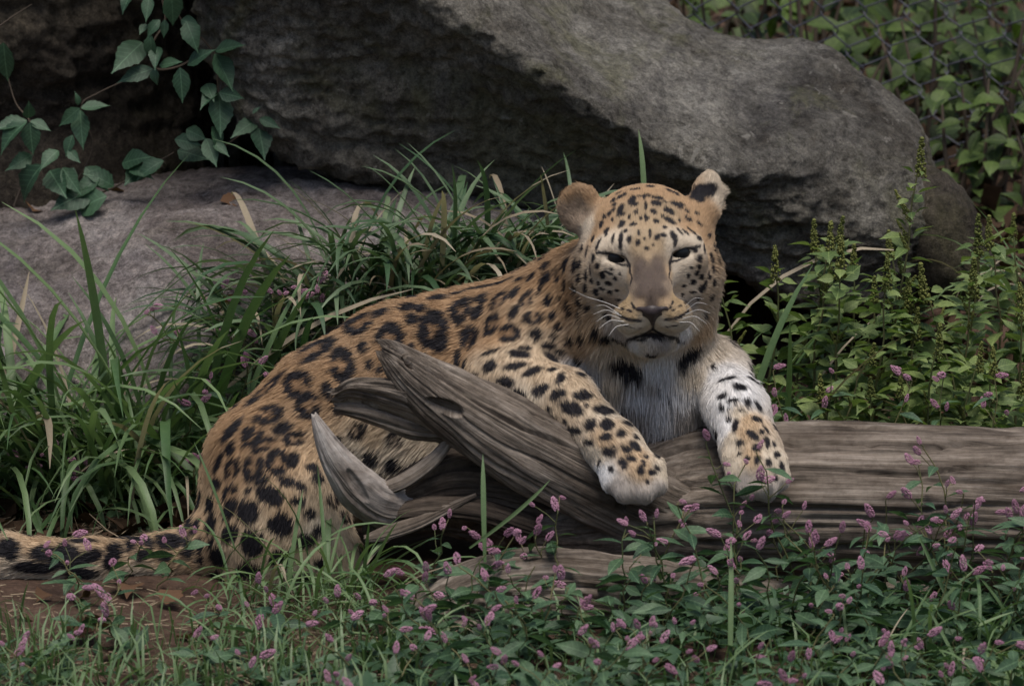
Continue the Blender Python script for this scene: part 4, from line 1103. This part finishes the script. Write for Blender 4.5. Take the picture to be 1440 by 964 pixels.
# single tall blades that stand clear
def lone_blade(u0, v0, u1, v1, y, label, wide=1.0, mat_set=None):
    a, b = P(u0, v0, y), P(u1, v1, y)
    L = np.linalg.norm(b - a)
    ms_ = mat_set or B_STIFF
    t_ = thing('grass_stalk', label, 'grass', a)
    d = (b - a) / L
    rm = Vector((0, 0, 1)).rotation_difference(Vector(d)).to_matrix() @ Matrix.Rotation(math.pi / 2 + .2, 3, 'Z')
    obj('blade', ms_[prng.integers(len(ms_))], t_, loc=(0, 0, 0), rot=rm.to_euler(), scale=(L, L * wide, L))
lone_blade(1026, 968, 1036, 762, -.60, 'single upright grass blade rising through the flowers before the far paw', 1.2)
lone_blade(682, 790, 680, 640, -.34, 'single upright pale blade in front of the splintered limb', 1.6)
lone_blade(660, 770, 792, 690, -.36, 'single leaning blade crossing the splintered limb', 1.5)
lone_blade(1356, 950, 1312, 852, -.62, 'single broad blade leaning among the flowers below the log', 1.8)
lone_blade(906, 330, 912, 182, .75, 'single upright blade standing behind the leopard head', 1.6)
lone_blade(330, 770, 283, 620, -.14, 'single long blade crossing the leopard rump', 1.0)
lone_blade(785, 300, 768, 228, .70, 'pale curved dry stalk standing behind the turned ear', 1.4, B_DRY)
lone_blade(905, 905, 800, 850, -.5, 'single broad blade lying across the rotting log', 2.0)

# ---- smartweed: thin stems, lance leaves, pink flower spikes
def spike_mesh(seed):
    r = np.random.default_rng(seed)
    vs, fs = [], []
    octv = np.array([(1, 0, 0), (-1, 0, 0), (0, 1, 0), (0, -1, 0), (0, 0, 1), (0, 0, -1)], float)
    octf = [(0, 2, 4), (2, 1, 4), (1, 3, 4), (3, 0, 4), (2, 0, 5), (1, 2, 5), (3, 1, 5), (0, 3, 5)]
    for i in range(64):
        t = (i + r.random()) / 64
        rad = .22 * math.sin(math.pi * min(1, .12 + t * .86)) ** .7
        an = i * 2.4 + r.normal() * .3
        c = np.array([t, rad * math.cos(an), rad * math.sin(an)])
        sc = r.uniform(.045, .085)
        b = len(vs)
        vs += [tuple(c + sc * q * np.array([1.4, 1, 1])) for q in octv]
        fs += [(b + x, b + y, b + z) for x, y, z in octf]
    return np_mesh('flower_spike', vs, np.array(fs), smooth=False, mat=LM_PINK)
SPK = [spike_mesh(i) for i in range(5)]
def smartweed(at, h, lean, nleaf, nspk, seed, label, group, leafL=(.034, .066)):
    r = np.random.default_rng(seed)
    p = thing('smartweed', label, 'wildflower', at, group=group)
    n = 9
    t = np.linspace(0, 1, n)
    wob = np.cumsum(r.normal(size=(n, 2)) * .006, 0)
    pts = np.stack([lean[0] * h * t ** 1.5 + wob[:, 0] - wob[0, 0], lean[1] * h * t ** 1.5 + wob[:, 1] - wob[0, 1], h * t], 1)
    obj('stem', tube('stem', pts, np.linspace(.0017, .0009, n), LM_STEM, 5), p)
    def at_t(q): return np.array([np.interp(q, t, pts[:, k]) for k in range(3)])
    az = r.uniform(0, 6.28)
    for i in range(nleaf):
        q = .12 + .82 * (i + r.uniform(0, .6)) / nleaf
        az += 2.4 + r.normal() * .3
        d = (math.cos(az), math.sin(az), r.uniform(-.35, .45))
        put('leaf', ML_WEED[r.integers(6)], p, at_t(q), d, r.uniform(*leafL) * (1.1 - .35 * q), roll=r.normal() * .5, wide=r.uniform(1.0, 1.5))
    for i in range(nspk):
        q = r.uniform(.6, .98) if i else 1.0
        az = r.uniform(0, 6.28)
        d = np.array([math.cos(az) * .6, math.sin(az) * .6, r.uniform(.2, 1.0)])
        a = at_t(q)
        bl = r.uniform(.015, .045) if i else .006
        e = a + d / np.linalg.norm(d) * bl
        br = obj('flower_stalk', tube('flower_stalk', [a, (a + e) / 2 + r.normal(size=3) * .002, e], [.0008, .0007, .0006], LM_STEM, 4), p)
        L = r.uniform(.008, .022)
        s_ = obj('flower_spike', SPK[r.integers(5)], br, loc=tuple(e), rot=frame(d + r.normal(size=3) * .5, (0, 0, 1)), scale=(L, max(L, .012) * r.uniform(.9, 1.2), max(L, .012)))
    return p
k = 0
srng = np.random.default_rng(9)
NUM = ['no', 'one', 'two', 'three', 'four', 'five', 'six']
def place_weed(u, y, h, ns, where, nl=None, ly=-.1):
    global k
    size = 'tall' if h > .17 else ('medium' if h > .11 else 'low')
    fl_ = 'with %s pink flower spike%s' % (NUM[ns], '' if ns == 1 else 's') if ns else 'without flowers'
    smartweed(gp(u, y), h, (srng.normal() * .3, srng.normal() * .15 + ly), int(nl or srng.integers(8, 14)), ns, 1000 + k, '%s smartweed %s %s' % (size, fl_, where), '%s smartweed %s' % (size, where))
    k += 1
for (u0, u1, y0, y1, n, h0, h1, s0, s1, where) in [
        (1040, 1440, -.32, -.21, 20, .10, .25, 1, 5, 'by the big log beyond the far paw'),
        (980, 1450, -.52, -.36, 24, .10, .20, 1, 4, 'growing a step in front of the big log'),
        (560, 960, -.52, -.38, 20, .07, .16, 0, 4, 'growing in front of the rotting log'),
        (560, 1000, -.78, -.55, 16, .06, .14, 1, 4, 'among low leaves before the rotting log'),
        (1000, 1440, -.78, -.55, 16, .06, .14, 1, 4, 'among arching grass before the big log'),
        (560, 760, -.34, -.24, 5, .08, .15, 2, 5, 'under the splintered limb'),
        (760, 960, -.36, -.3, 4, .12, .2, 1, 4, 'between rotting log and near paw'),
        (480, 1460, -1.0, -.80, 22, .07, .15, 1, 4, 'in the front edge of the weeds')]:
    for i in range(n):
        place_weed(srng.uniform(u0, u1), srng.uniform(y0, y1), srng.uniform(h0, h1), int(srng.integers(s0, s1)), where)
for (u, y, h) in [(1130, -.20, .24), (1340, -.16, .25), (1395, -.2, .22), (1000, -.24, .2), (915, -.33, .17)]:
    place_weed(u, y, h, 4, 'leaning on the face of the big log', 9, .1)
W2 = 'pink smartweed against the stone slab'
for (u, v, y, h) in [(330, 560, .46, .10), (360, 520, .48, .12), (400, 500, .5, .10), (300, 560, .44, .14), (345, 620, .36, .12), (270, 640, .30, .12), (430, 490, .52, .08), (320, 470, .55, .08)]:
    smartweed(P(u, v, y), h, (srng.normal() * .4, -.2), 8, 5, 1300 + k, 'small pink smartweed rooted against the slab above the leopard rump', W2); k += 1
W3 = 'pink smartweed behind the tail'
for (u, y, h) in [(215, .26, .10), (170, .24, .08), (250, .23, .12), (120, .32, .10), (60, .34, .12), (290, .24, .12), (20, .34, .1)]:
    smartweed(gp(u, y), h, (srng.normal() * .4, -.2), 8, 4, 1400 + k, 'small pink smartweed in the straw behind the leopard tail', W3); k += 1
W4 = 'pink smartweed in the open before the tail'
for i in range(15):
    u, y = srng.uniform(-10, 560), srng.uniform(-.78, -.42)
    smartweed(gp(u, y), srng.uniform(.04, .09), (srng.normal() * .5, 0), 7, 3, 1500 + k, 'low pink smartweed scattered on the soil in front of the tail', W4); k += 1
for (u, y, h) in [(170, -.12, .07), (215, -.13, .08), (140, -.15, .07), (100, -.2, .06)]:
    smartweed(gp(u, y), h, (srng.normal() * .5, 0), 6, 3, 1600 + k, 'low pink smartweed pressed against the leopard tail', 'pink smartweed touching the tail'); k += 1
for (u, y, h) in [(1120, .16, .28), (1165, .2, .26), (1215, .18, .26), (1320, .2, .27), (1400, .18, .28)]:
    smartweed(gp(u, y), h, (srng.normal() * .2, 0), 9, 4, 1700 + k, 'pink smartweed showing above the log behind it', 'pink smartweed behind the log'); k += 1

# ---- pigweed: leafy stems with bumpy yellow green seed heads
def seed_mesh(seed):
    r = np.random.default_rng(seed)
    vs, fs = [], []
    octv = np.array([(1, 0, 0), (-1, 0, 0), (0, 1, 0), (0, -1, 0), (0, 0, 1), (0, 0, -1)], float)
    octf = [(0, 2, 4), (2, 1, 4), (1, 3, 4), (3, 0, 4), (2, 0, 5), (1, 2, 5), (3, 1, 5), (0, 3, 5)]
    for i in range(150):
        t = r.random()
        rad = .15 * (1 - .75 * t) * r.uniform(.5, 1.1)
        an = r.uniform(0, 6.28)
        c = np.array([t, rad * math.cos(an), rad * math.sin(an)])
        sc = r.uniform(.022, .045)
        b = len(vs)
        vs += [tuple(c + sc * q * np.array([1.2, 1, 1])) for q in octv]
        fs += [(b + x, b + y, b + z) for x, y, z in octf]
    return np_mesh('seed_head', vs, np.array(fs), mat=LM_SEED)
SEEDM = [seed_mesh(40 + i) for i in range(4)]
def pigweed(at, h, lean, nleaf, seed, label, group, leafL=(.03, .072), side=2):
    r = np.random.default_rng(seed)
    p = thing('pigweed', label, 'weed', at, group=group)
    n = 9
    t = np.linspace(0, 1, n)
    wob = np.cumsum(r.normal(size=(n, 2)) * .005, 0)
    pts = np.stack([lean[0] * h * t ** 1.4 + wob[:, 0] - wob[0, 0], lean[1] * h * t ** 1.4 + wob[:, 1] - wob[0, 1], h * t], 1)
    obj('stem', tube('stem', pts, np.linspace(.0028, .0012, n), LM_STEM, 5), p)
    def at_t(q): return np.array([np.interp(q, t, pts[:, k]) for k in range(3)])
    az = r.uniform(0, 6.28)
    for i in range(nleaf):
        q = .10 + .88 * (i + r.uniform(0, .6)) / nleaf
        az += 2.4 + r.normal() * .3
        d = (math.cos(az), math.sin(az), r.uniform(-.3, .7))
        put('leaf', ML_PIG[r.integers(6)], p, at_t(q) + np.array(d) * .008, d, r.uniform(*leafL) * (1.15 - .6 * q), roll=r.normal() * .4, wide=r.uniform(.8, 1.15))
    L = h * r.uniform(.11, .19)
    obj('seed_head', SEEDM[r.integers(4)], p, loc=tuple(at_t(1.0) - np.array([0, 0, L * .45])), rot=frame((lean[0] * .6, lean[1] * .6, 1), (0, 1, 0)), scale=(L, max(L, .05) * 1.0, max(L, .05) * 1.0))
    for i in range(side):
        q = r.uniform(.35, .85); az = r.uniform(0, 6.28)
        d = np.array([math.cos(az) * .5, math.sin(az) * .5, .8])
        L2 = h * r.uniform(.06, .11)
        obj('seed_head', SEEDM[r.integers(4)], p, loc=tuple(at_t(q)), rot=frame(d, (0, 1, 0)), scale=(L2, L2 * .8, L2 * .8))
    return p
pigweed(gp(1238, .42), .54, (.06, 0), 64, 2000, 'tallest pigweed with long yellow green seed head before the boulder', None, (.03, .065), 6)
W5 = 'pigweed plants behind the log'
for i, (u, y, h) in enumerate([(1080, .45, .38), (1130, .42, .42), (1160, .38, .40), (1195, .36, .36), (1225, .32, .40), (1265, .36, .30), (1300, .40, .34), (1345, .42, .36), (1385, .38, .36), (1425, .34, .34), (1330, .28, .28), (1280, .26, .24), (1240, .24, .24), (1400, .26, .28), (1435, .24, .26), (1190, .24, .24), (1150, .28, .28), (1360, .55, .40), (1310, .30, .30), (1450, .5, .42), (1100, .6, .40), (1170, .62, .38), (1290, .62, .36), (1400, .7, .36), (1440, .75, .36), (1340, .75, .30), (1050, .5, .36), (1210, .55, .36)]):
    where = 'beside the far foreleg' if u < 1120 else ('before the boulder' if u < 1250 else ('before the boulder end' if u < 1335 else 'before the small rock'))
    lab = '%s yellow green pigweed %s %s' % ('tall' if h > .35 else 'short', 'near' if y < .33 else 'away from', 'the log ' + where)
    pigweed(gp(u, y), h, (prng.normal() * .12, 0), int(34 + 62 * h), 2001 + i, lab, W5)

# ---- creeper hanging over the dark rock
creeper = thing('hanging_creeper', 'dark green creeper with drooping five part leaves hanging over the dark rock', 'creeper', P(235, -60, 1.05))
creep2 = thing('creeping_vine', 'creeper shoots with serrated leaves rooted at the foot of the dark rock', 'creeper', P(90, 285, 1.12))
def creep_leaves(root_, lst, y, wide=1.0, meshes=ML_CREEP):
    o0 = np.array(root_.location)
    for (u0, v0, u1, v1) in lst:
        a, b = P(u0, v0, y + prng.normal() * .012), P(u1, v1, y - .02 + prng.normal() * .012)
        d = b - a
        up = -FWD + np.array([prng.normal() * .3, 0, .6 + prng.normal() * .25])
        put('leaflet', meshes[prng.integers(len(meshes))], root_, a - o0, d, np.linalg.norm(d) * 1.04, up, wide=wide * prng.uniform(.85, 1.15))
creep_leaves(creeper, [(240, -12, 245, 38), (210, -5, 205, 30), (188, -10, 168, 16), (225, 28, 205, 52), (232, 28, 230, 54), (262, 30, 278, 72), (255, 28, 280, 36), (206, 34, 196, 48), (200, 60, 160, 98), (212, 48, 214, 90), (222, 66, 216, 94),
    (215, 97, 165, 114), (218, 96, 219, 121), (224, 92, 255, 86), (253, 95, 257, 144), (264, 92, 300, 68), (303, 72, 343, 62), (302, 76, 328, 126), (290, 118, 300, 140), (306, 130, 280, 147), (308, 130, 342, 138), (308, 132, 311, 191),
    (362, 168, 326, 191), (364, 167, 394, 180), (362, 172, 373, 223), (355, 160, 366, 150), (180, -30, 150, -5), (260, -30, 290, -8), (298, 178, 312, 215), (300, 200, 322, 219), (290, 195, 304, 232)], 1.0)
creep_leaves(creep2, [(114, 152, 153, 146), (112, 152, 83, 177), (113, 155, 116, 209), (110, 148, 107, 129), (42, 172, 46, 218), (43, 170, 71, 183), (38, 172, -8, 212), (40, 166, 41, 144), (38, 170, -12, 182), (102, 190, 92, 220),
    (5, 60, 10, 115), (0, 80, 14, 76), (45, 218, 10, 238), (60, 232, 20, 285), (82, 212, 55, 235), (96, 212, 112, 228), (88, 236, 112, 272), (70, 240, 92, 276), (120, 235, 152, 268), (104, 236, 86, 268), (160, 262, 120, 240), (172, 230, 210, 218),
    (182, 238, 214, 246), (200, 234, 176, 258), (230, 226, 188, 250), (140, 250, 100, 280)], 1.06)
creep_leaves(creep2, [(262, 182, 290, 196), (246, 196, 284, 204), (250, 212, 292, 222), (150, 276, 95, 300), (130, 268, 72, 292)], 1.04, 1.3)
def vine_stem(root_, px, y, r0=.0022):
    pts = np.array([P(u, v, y) for u, v in px]) - np.array(root_.location)
    tt = np.linspace(0, len(pts) - 1, 6 * len(pts))
    sm = catmull(pts[:, None, :], 6 * len(pts))[:, 0]
    obj('stem', tube('stem', sm, np.linspace(r0, r0 * .5, len(sm)), LM_TWIG, 5), root_)
vine_stem(creeper, [(235, -60), (228, -10), (232, 30), (216, 60), (218, 95), (250, 94), (300, 73), (308, 130), (330, 150), (362, 168), (330, 195), (300, 215)], 1.03)
vine_stem(creeper, [(300, 73), (285, 55), (255, 28), (240, -20)], 1.03)
vine_stem(creep2, [(90, 285), (130, 210), (114, 152), (140, 130), (215, 97)], 1.09)
vine_stem(creep2, [(20, 290), (45, 218), (42, 172), (20, 140), (0, 60)], 1.09)
vine_stem(creep2, [(90, 280), (150, 268), (200, 240), (245, 214)], 1.09)
o_ = thing('bare_twig', 'thin bare twig poking out against the dark rock', 'twig', P(-5, 40, 1.0))
obj('twig', tube('twig', np.array([P(-5, 40, 1.0), P(20, 22, 1.0), P(45, 6, 1.0)]) - P(-5, 40, 1.0), [.0016, .0012, .0006], LM_TWIG), o_)

# ---- wire fence and the thicket behind it
mwire = Mat('fence_wire', .5, .5)
mwire.color((.10, .10, .12)); mwire.b.inputs['Metallic'].default_value = .4
fence = thing('wire_fence', 'sagging grey wire mesh fence behind the boulder', 'fence', (0, 2.15, .2))
WP, HP = .038, .072
for i in range(52):
    x0 = -.15 + i * WP
    pts = []
    for j in range(36):
        s_ = 1 if (j + i) % 2 else 0
        zz = j * HP * .5
        xx = x0 + s_ * (WP + .006) - .003 + .006 * vnoise(np.array([[x0 * 9, zz * 9, 3.0]]), 5)[0] + .35 * zz
        yy = .004 * (1 if s_ else -1) + .02 * math.sin(x0 * 5 + zz * 3)
        pts += [(xx - (.004 if s_ else -.004), yy, zz - .003), (xx, yy * .2, zz + .004), (xx, -yy, zz + .010)]
    obj('wire', tube('wire', pts, [.0017] * len(pts), mwire.m, 4), fence)
for px_ in (-.25, 2.3):
    obj('post', tube('post', [(px_, .03, -.2), (px_, .03, 1.7)], [.025, .025], mwire.m, 12), fence)
def bush(at, n, size, leafL, seed, label, group, meshes=ML_BUSH):
    r = np.random.default_rng(seed)
    b = thing('thicket_bush', label, 'bush', at, group=group)
    for i in range(4):
        e = np.array([r.normal() * size[0] * .6, r.normal() * size[1] * .5, size[2] * r.uniform(.6, 1.2)])
        obj('stem', tube('stem', [(0, 0, 0), e * .5 + r.normal(size=3) * .02, e], [.006, .004, .002], LM_TWIG, 5), b)
    for i in range(n):
        c = np.array([r.uniform(-1, 1) * size[0], r.uniform(-1, 1) * size[1], r.uniform(.05, 1.05) * size[2]])
        d = np.array([r.normal(), r.normal() - .4, -.2 + .5 * r.normal()])
        put('leaf', meshes[r.integers(len(meshes))], b, c, d, r.uniform(*leafL), np.array([r.normal() * .3, -.5, 1.0]), wide=r.uniform(.8, 1.2))
    return b
W6 = 'bushes behind the wire fence'
bi = 0
for (u, y, h) in [(890, 2.4, .30), (950, 2.6, .30), (1010, 2.4, .24), (1060, 2.7, .30), (1120, 2.45, .26), (1170, 2.7, .30), (1230, 2.45, .22), (1290, 2.3, .22), (1340, 2.5, .28), (1390, 2.3, .24), (1440, 2.45, .28), (1320, 2.8, .30), (1410, 2.8, .30), (1240, 2.9, .30), (1120, 3.0, .28),
                  (980, 3.0, .28), (1380, 3.1, .3), (1180, 3.3, .3), (1300, 3.4, .3), (1430, 3.3, .3), (1050, 3.4, .3), (920, 3.3, .3), (860, 2.7, .34), (1470, 2.6, .3)]:
    bush(gp(u, y), 28, (.11, .12, h), (.04, .09), 3000 + bi, '%s shade-darkened green bush %s the wire fence' % ('tall' if h > .28 else 'low', 'touching the back of' if y < 2.55 else ('a step behind' if y < 3.05 else 'far behind')), W6); bi += 1
for (u, y) in [(1340, 1.95), (1385, 2.0), (1430, 1.9)]:
    bush(gp(u, y), 26, (.06, .05, .22), (.035, .06), 3100 + bi, 'bright yellow green bush at the foot of the wire fence', 'bright bushes at the fence foot'); bi += 1
for i, (a, b, y) in enumerate([((1130, 120), (1120, -60), 2.4), ((1072, 80), (1078, -40), 2.45), ((1308, 300), (1316, -40), 2.3), ((1405, 330), (1440, 30), 2.0), ((1180, 270), (1250, 60), 2.25), ((1360, 300), (1440, 90), 2.2), ((1148, 130), (1160, -30), 2.5)]):
    o_ = thing('bare_sapling', 'bare brown sapling rising through the thicket behind the fence', 'sapling', P(*a, y), group='bare saplings behind the fence')
    e = P(*b, y) - P(*a, y)
    obj('stem', tube('stem', [e * 0, e * .3 + prng.normal(size=3) * .01, e * .65 + prng.normal(size=3) * .012, e], [.005, .0045, .004, .003], LM_TWIG, 6), o_)
# ---- fallen leaves, straw, low cover
def on_rock(u, v):
    dg = bpy.context.evaluated_depsgraph_get()
    return dg
dl = [(175, 700, .33), (150, 715, .3), (200, 730, .26), (110, 735, .22), (170, 745, .2), (140, 690, .36), (250, 705, .3), (60, 742, .22), (180, 840, -.14), (120, 870, -.2), (60, 850, -.18), (230, 860, -.22), (20, 900, -.3), (300, 880, -.26), (150, 905, -.35),
      (90, 930, -.45), (260, 930, -.42), (1100, 560, .3), (1120, 540, .33), (1390, 560, .3), (1420, 540, .4), (1340, 440, .9), (1400, 470, .8)]
for i, (u, v, y) in enumerate(dl):
    a = gp(u, y) + np.array([0, 0, .010])
    o_ = tag(obj('dead_leaf', ML_DEAD[i % 6], None, loc=tuple(a), rot=(prng.normal() * .4, prng.normal() * .4, prng.uniform(0, 6.28)), scale=float(prng.uniform(.035, .07))), 'curled brown dead leaf lying on the soil', 'dead leaf', 'dead leaves on the soil')
deps = bpy.context.evaluated_depsgraph_get()
bpy.context.view_layer.update()
def cast_on(o, u, v):
    ok, loc, nor_, _ = o.ray_cast(Vector(CAM), Vector(ray_dir(u, v)))
    return np.array(loc) if ok else None
for i, (u, v, L, lab, me_) in enumerate([(310, 288, .05, 'rolled reddish dead leaf lying on the stone slab', ML_DEAD[0]), (45, 300, .06, 'orange brown dead leaf at the foot of the creeper', ML_DEAD[1]), (172, 272, .03, 'small rusty dead leaf on the back edge of the slab', ML_DEAD[2]), (340, 428, .06, 'shrivelled brown dead leaf caught in the smartweed', ML_DEAD[3])]):
    h = cast_on(slab, u, v)
    if h is not None:
        tag(obj('dead_leaf', me_, None, loc=tuple(h + np.array([0, 0, .006])), rot=(.5, .2, .4 + i), scale=L), lab, 'dead leaf')
tag(obj('pale_leaf', leaf_mesh('pale_leaf', LM_PALE, BROAD, .4, .8, .03, .02, 3), None, loc=tuple(P(455, 440, .56)), rot=frame(P(485, 390, .54) - P(455, 440, .56), -FWD), scale=.07), 'pale yellow leaf in the grass above the leopard loin', 'leaf')
def mass(name, label, cat, gen, n, mat):
    V_, F_ = [], []
    for i in range(n):
        vs, fs = gen(i)
        b = len(V_)
        V_ += list(vs); F_ += [tuple(b + k for k in f) for f in fs]
    o = obj(name, np_mesh(name, V_, F_, mat=mat))
    return tag(o, label, cat, kind='stuff')
mrng = np.random.default_rng(3)
def straw_gen(i):
    r = mrng
    u, y = (r.uniform(-80, 330), r.uniform(.06, .42)) if i % 5 else (r.uniform(-40, 700), r.uniform(-.8, -.1))
    a = gp(u, y) + np.array([0, 0, r.uniform(.003, .016 if i % 5 else .006)])
    az = r.uniform(0, 3.14) if i % 5 == 0 else r.normal() * .7 + (0 if r.random() < .6 else 1.3)
    L = r.uniform(.03, .12) if i % 5 else r.uniform(.006, .03)
    d = np.array([math.cos(az), math.sin(az) * .7, r.normal() * .12]) * L
    w = np.array([-math.sin(az), math.cos(az), 0]) * .0007
    up = np.array([0, 0, .0012])
    m_ = a + d * .5 + np.array([r.normal(), r.normal(), abs(r.normal()) * .5]) * .035 * L
    e = a + d
    return [a - w, a + w, a + up, m_ - w, m_ + w, m_ + up, e - w * .4, e + w * .4, e + up], [(0, 2, 5, 3), (2, 1, 4, 5), (3, 5, 8, 6), (5, 4, 7, 8)]
mass('straw', 'dry straw litter scattered on the soil', 'straw', straw_gen, 3200, leaf_mat('straw', (.13, .095, .06), (.34, .27, .19), 0, .9, spec=.1, nw=.9))
def cover_gen(i):
    r = mrng
    k = i % 4
    if k == 0: u, y = (r.uniform(-40, 560), r.uniform(-.95, -.5)) if i % 8 else (r.uniform(380, 1480), r.uniform(-.95, -.6))
    elif k == 1: u, y = r.uniform(540, 1480), r.uniform(-.95, -.30)
    elif k == 2: u, y = r.uniform(900, 1480), r.uniform(-.45, -.14)
    else: u, y = r.uniform(1000, 1480), r.uniform(.14, .7)
    a = gp(u, y) + np.array([0, 0, r.uniform(.004, .05 if k else .025)])
    az = r.uniform(0, 6.28); el = r.normal() * .4
    L = r.uniform(.018, .055)
    d = np.array([math.cos(az) * math.cos(el), math.sin(az) * math.cos(el), math.sin(el)]) * L
    w = np.array([-math.sin(az), math.cos(az), r.normal() * .3]) * L * .24
    z = np.array([0, 0, .1 * L])
    return [a, a + d * .4 + w + z, a + d * .45, a + d * .4 - w + z, a + d], [(0, 2, 1), (0, 3, 2), (2, 4, 1), (3, 4, 2)]
mass('ground_cover', 'low green ground cover of small leaves', 'ground cover', cover_gen, 2400, LM_WEED)
def turf_gen(i):
    r = mrng
    k = i % 5
    if k < 2: u, y = r.uniform(-40, 600), r.uniform(-.95, -.40)
    elif k < 4: u, y = r.uniform(520, 1480), r.uniform(-.95, -.3)
    else: u, y = r.uniform(960, 1480), r.uniform(.14, .8)
    a = gp(u, y)
    az = r.uniform(0, 6.28)
    L = r.uniform(.025, .10)
    h = np.array([math.cos(az), math.sin(az), 0])
    w = np.array([-math.sin(az), math.cos(az), 0]) * r.uniform(.0010, .0022)
    t1 = a + np.array([0, 0, L * .6]) + h * L * .15
    t2 = a + np.array([0, 0, L * .8]) + h * L * r.uniform(.3, .8)
    return [a - w, a + w, t1 - w, t1 + w, t2], [(0, 1, 3, 2), (2, 3, 4)]
mass('short_grass', 'short thin grass covering the open soil', 'grass', turf_gen, 1500, LM_GRASS)

def litter_gen(i):
    r = mrng
    if i % 4: u, y = r.uniform(840, 1500), r.uniform(1.5, 4.6)
    elif i % 8: u, y = r.uniform(1180, 1500), r.uniform(.3, 1.5)
    else: u, y = r.uniform(-80, 330), r.uniform(.1, .5)
    a = gp(u, y) + np.array([0, 0, r.uniform(.004, .03)])
    az = r.uniform(0, 6.28); el = r.normal() * .5
    L = r.uniform(.03, .075)
    d = np.array([math.cos(az) * math.cos(el), math.sin(az) * math.cos(el), math.sin(el)]) * L
    w = np.array([-math.sin(az), math.cos(az), r.normal() * .4]) * L * .3
    z = np.array([0, 0, .12 * L])
    return [a, a + d * .4 + w + z, a + d * .45, a + d * .4 - w + z, a + d], [(0, 2, 1), (0, 3, 2), (2, 4, 1), (3, 4, 2)]
mass('leaf_litter', 'brown leaf litter darkened for shade on the ground behind the fence', 'leaf litter', litter_gen, 3600, leaf_mat('litter', (.018, .012, .008), (.10, .062, .040), .1, .9, spec=.1, nw=.9))  # litter colour kept dark, putting the background shade into the ground
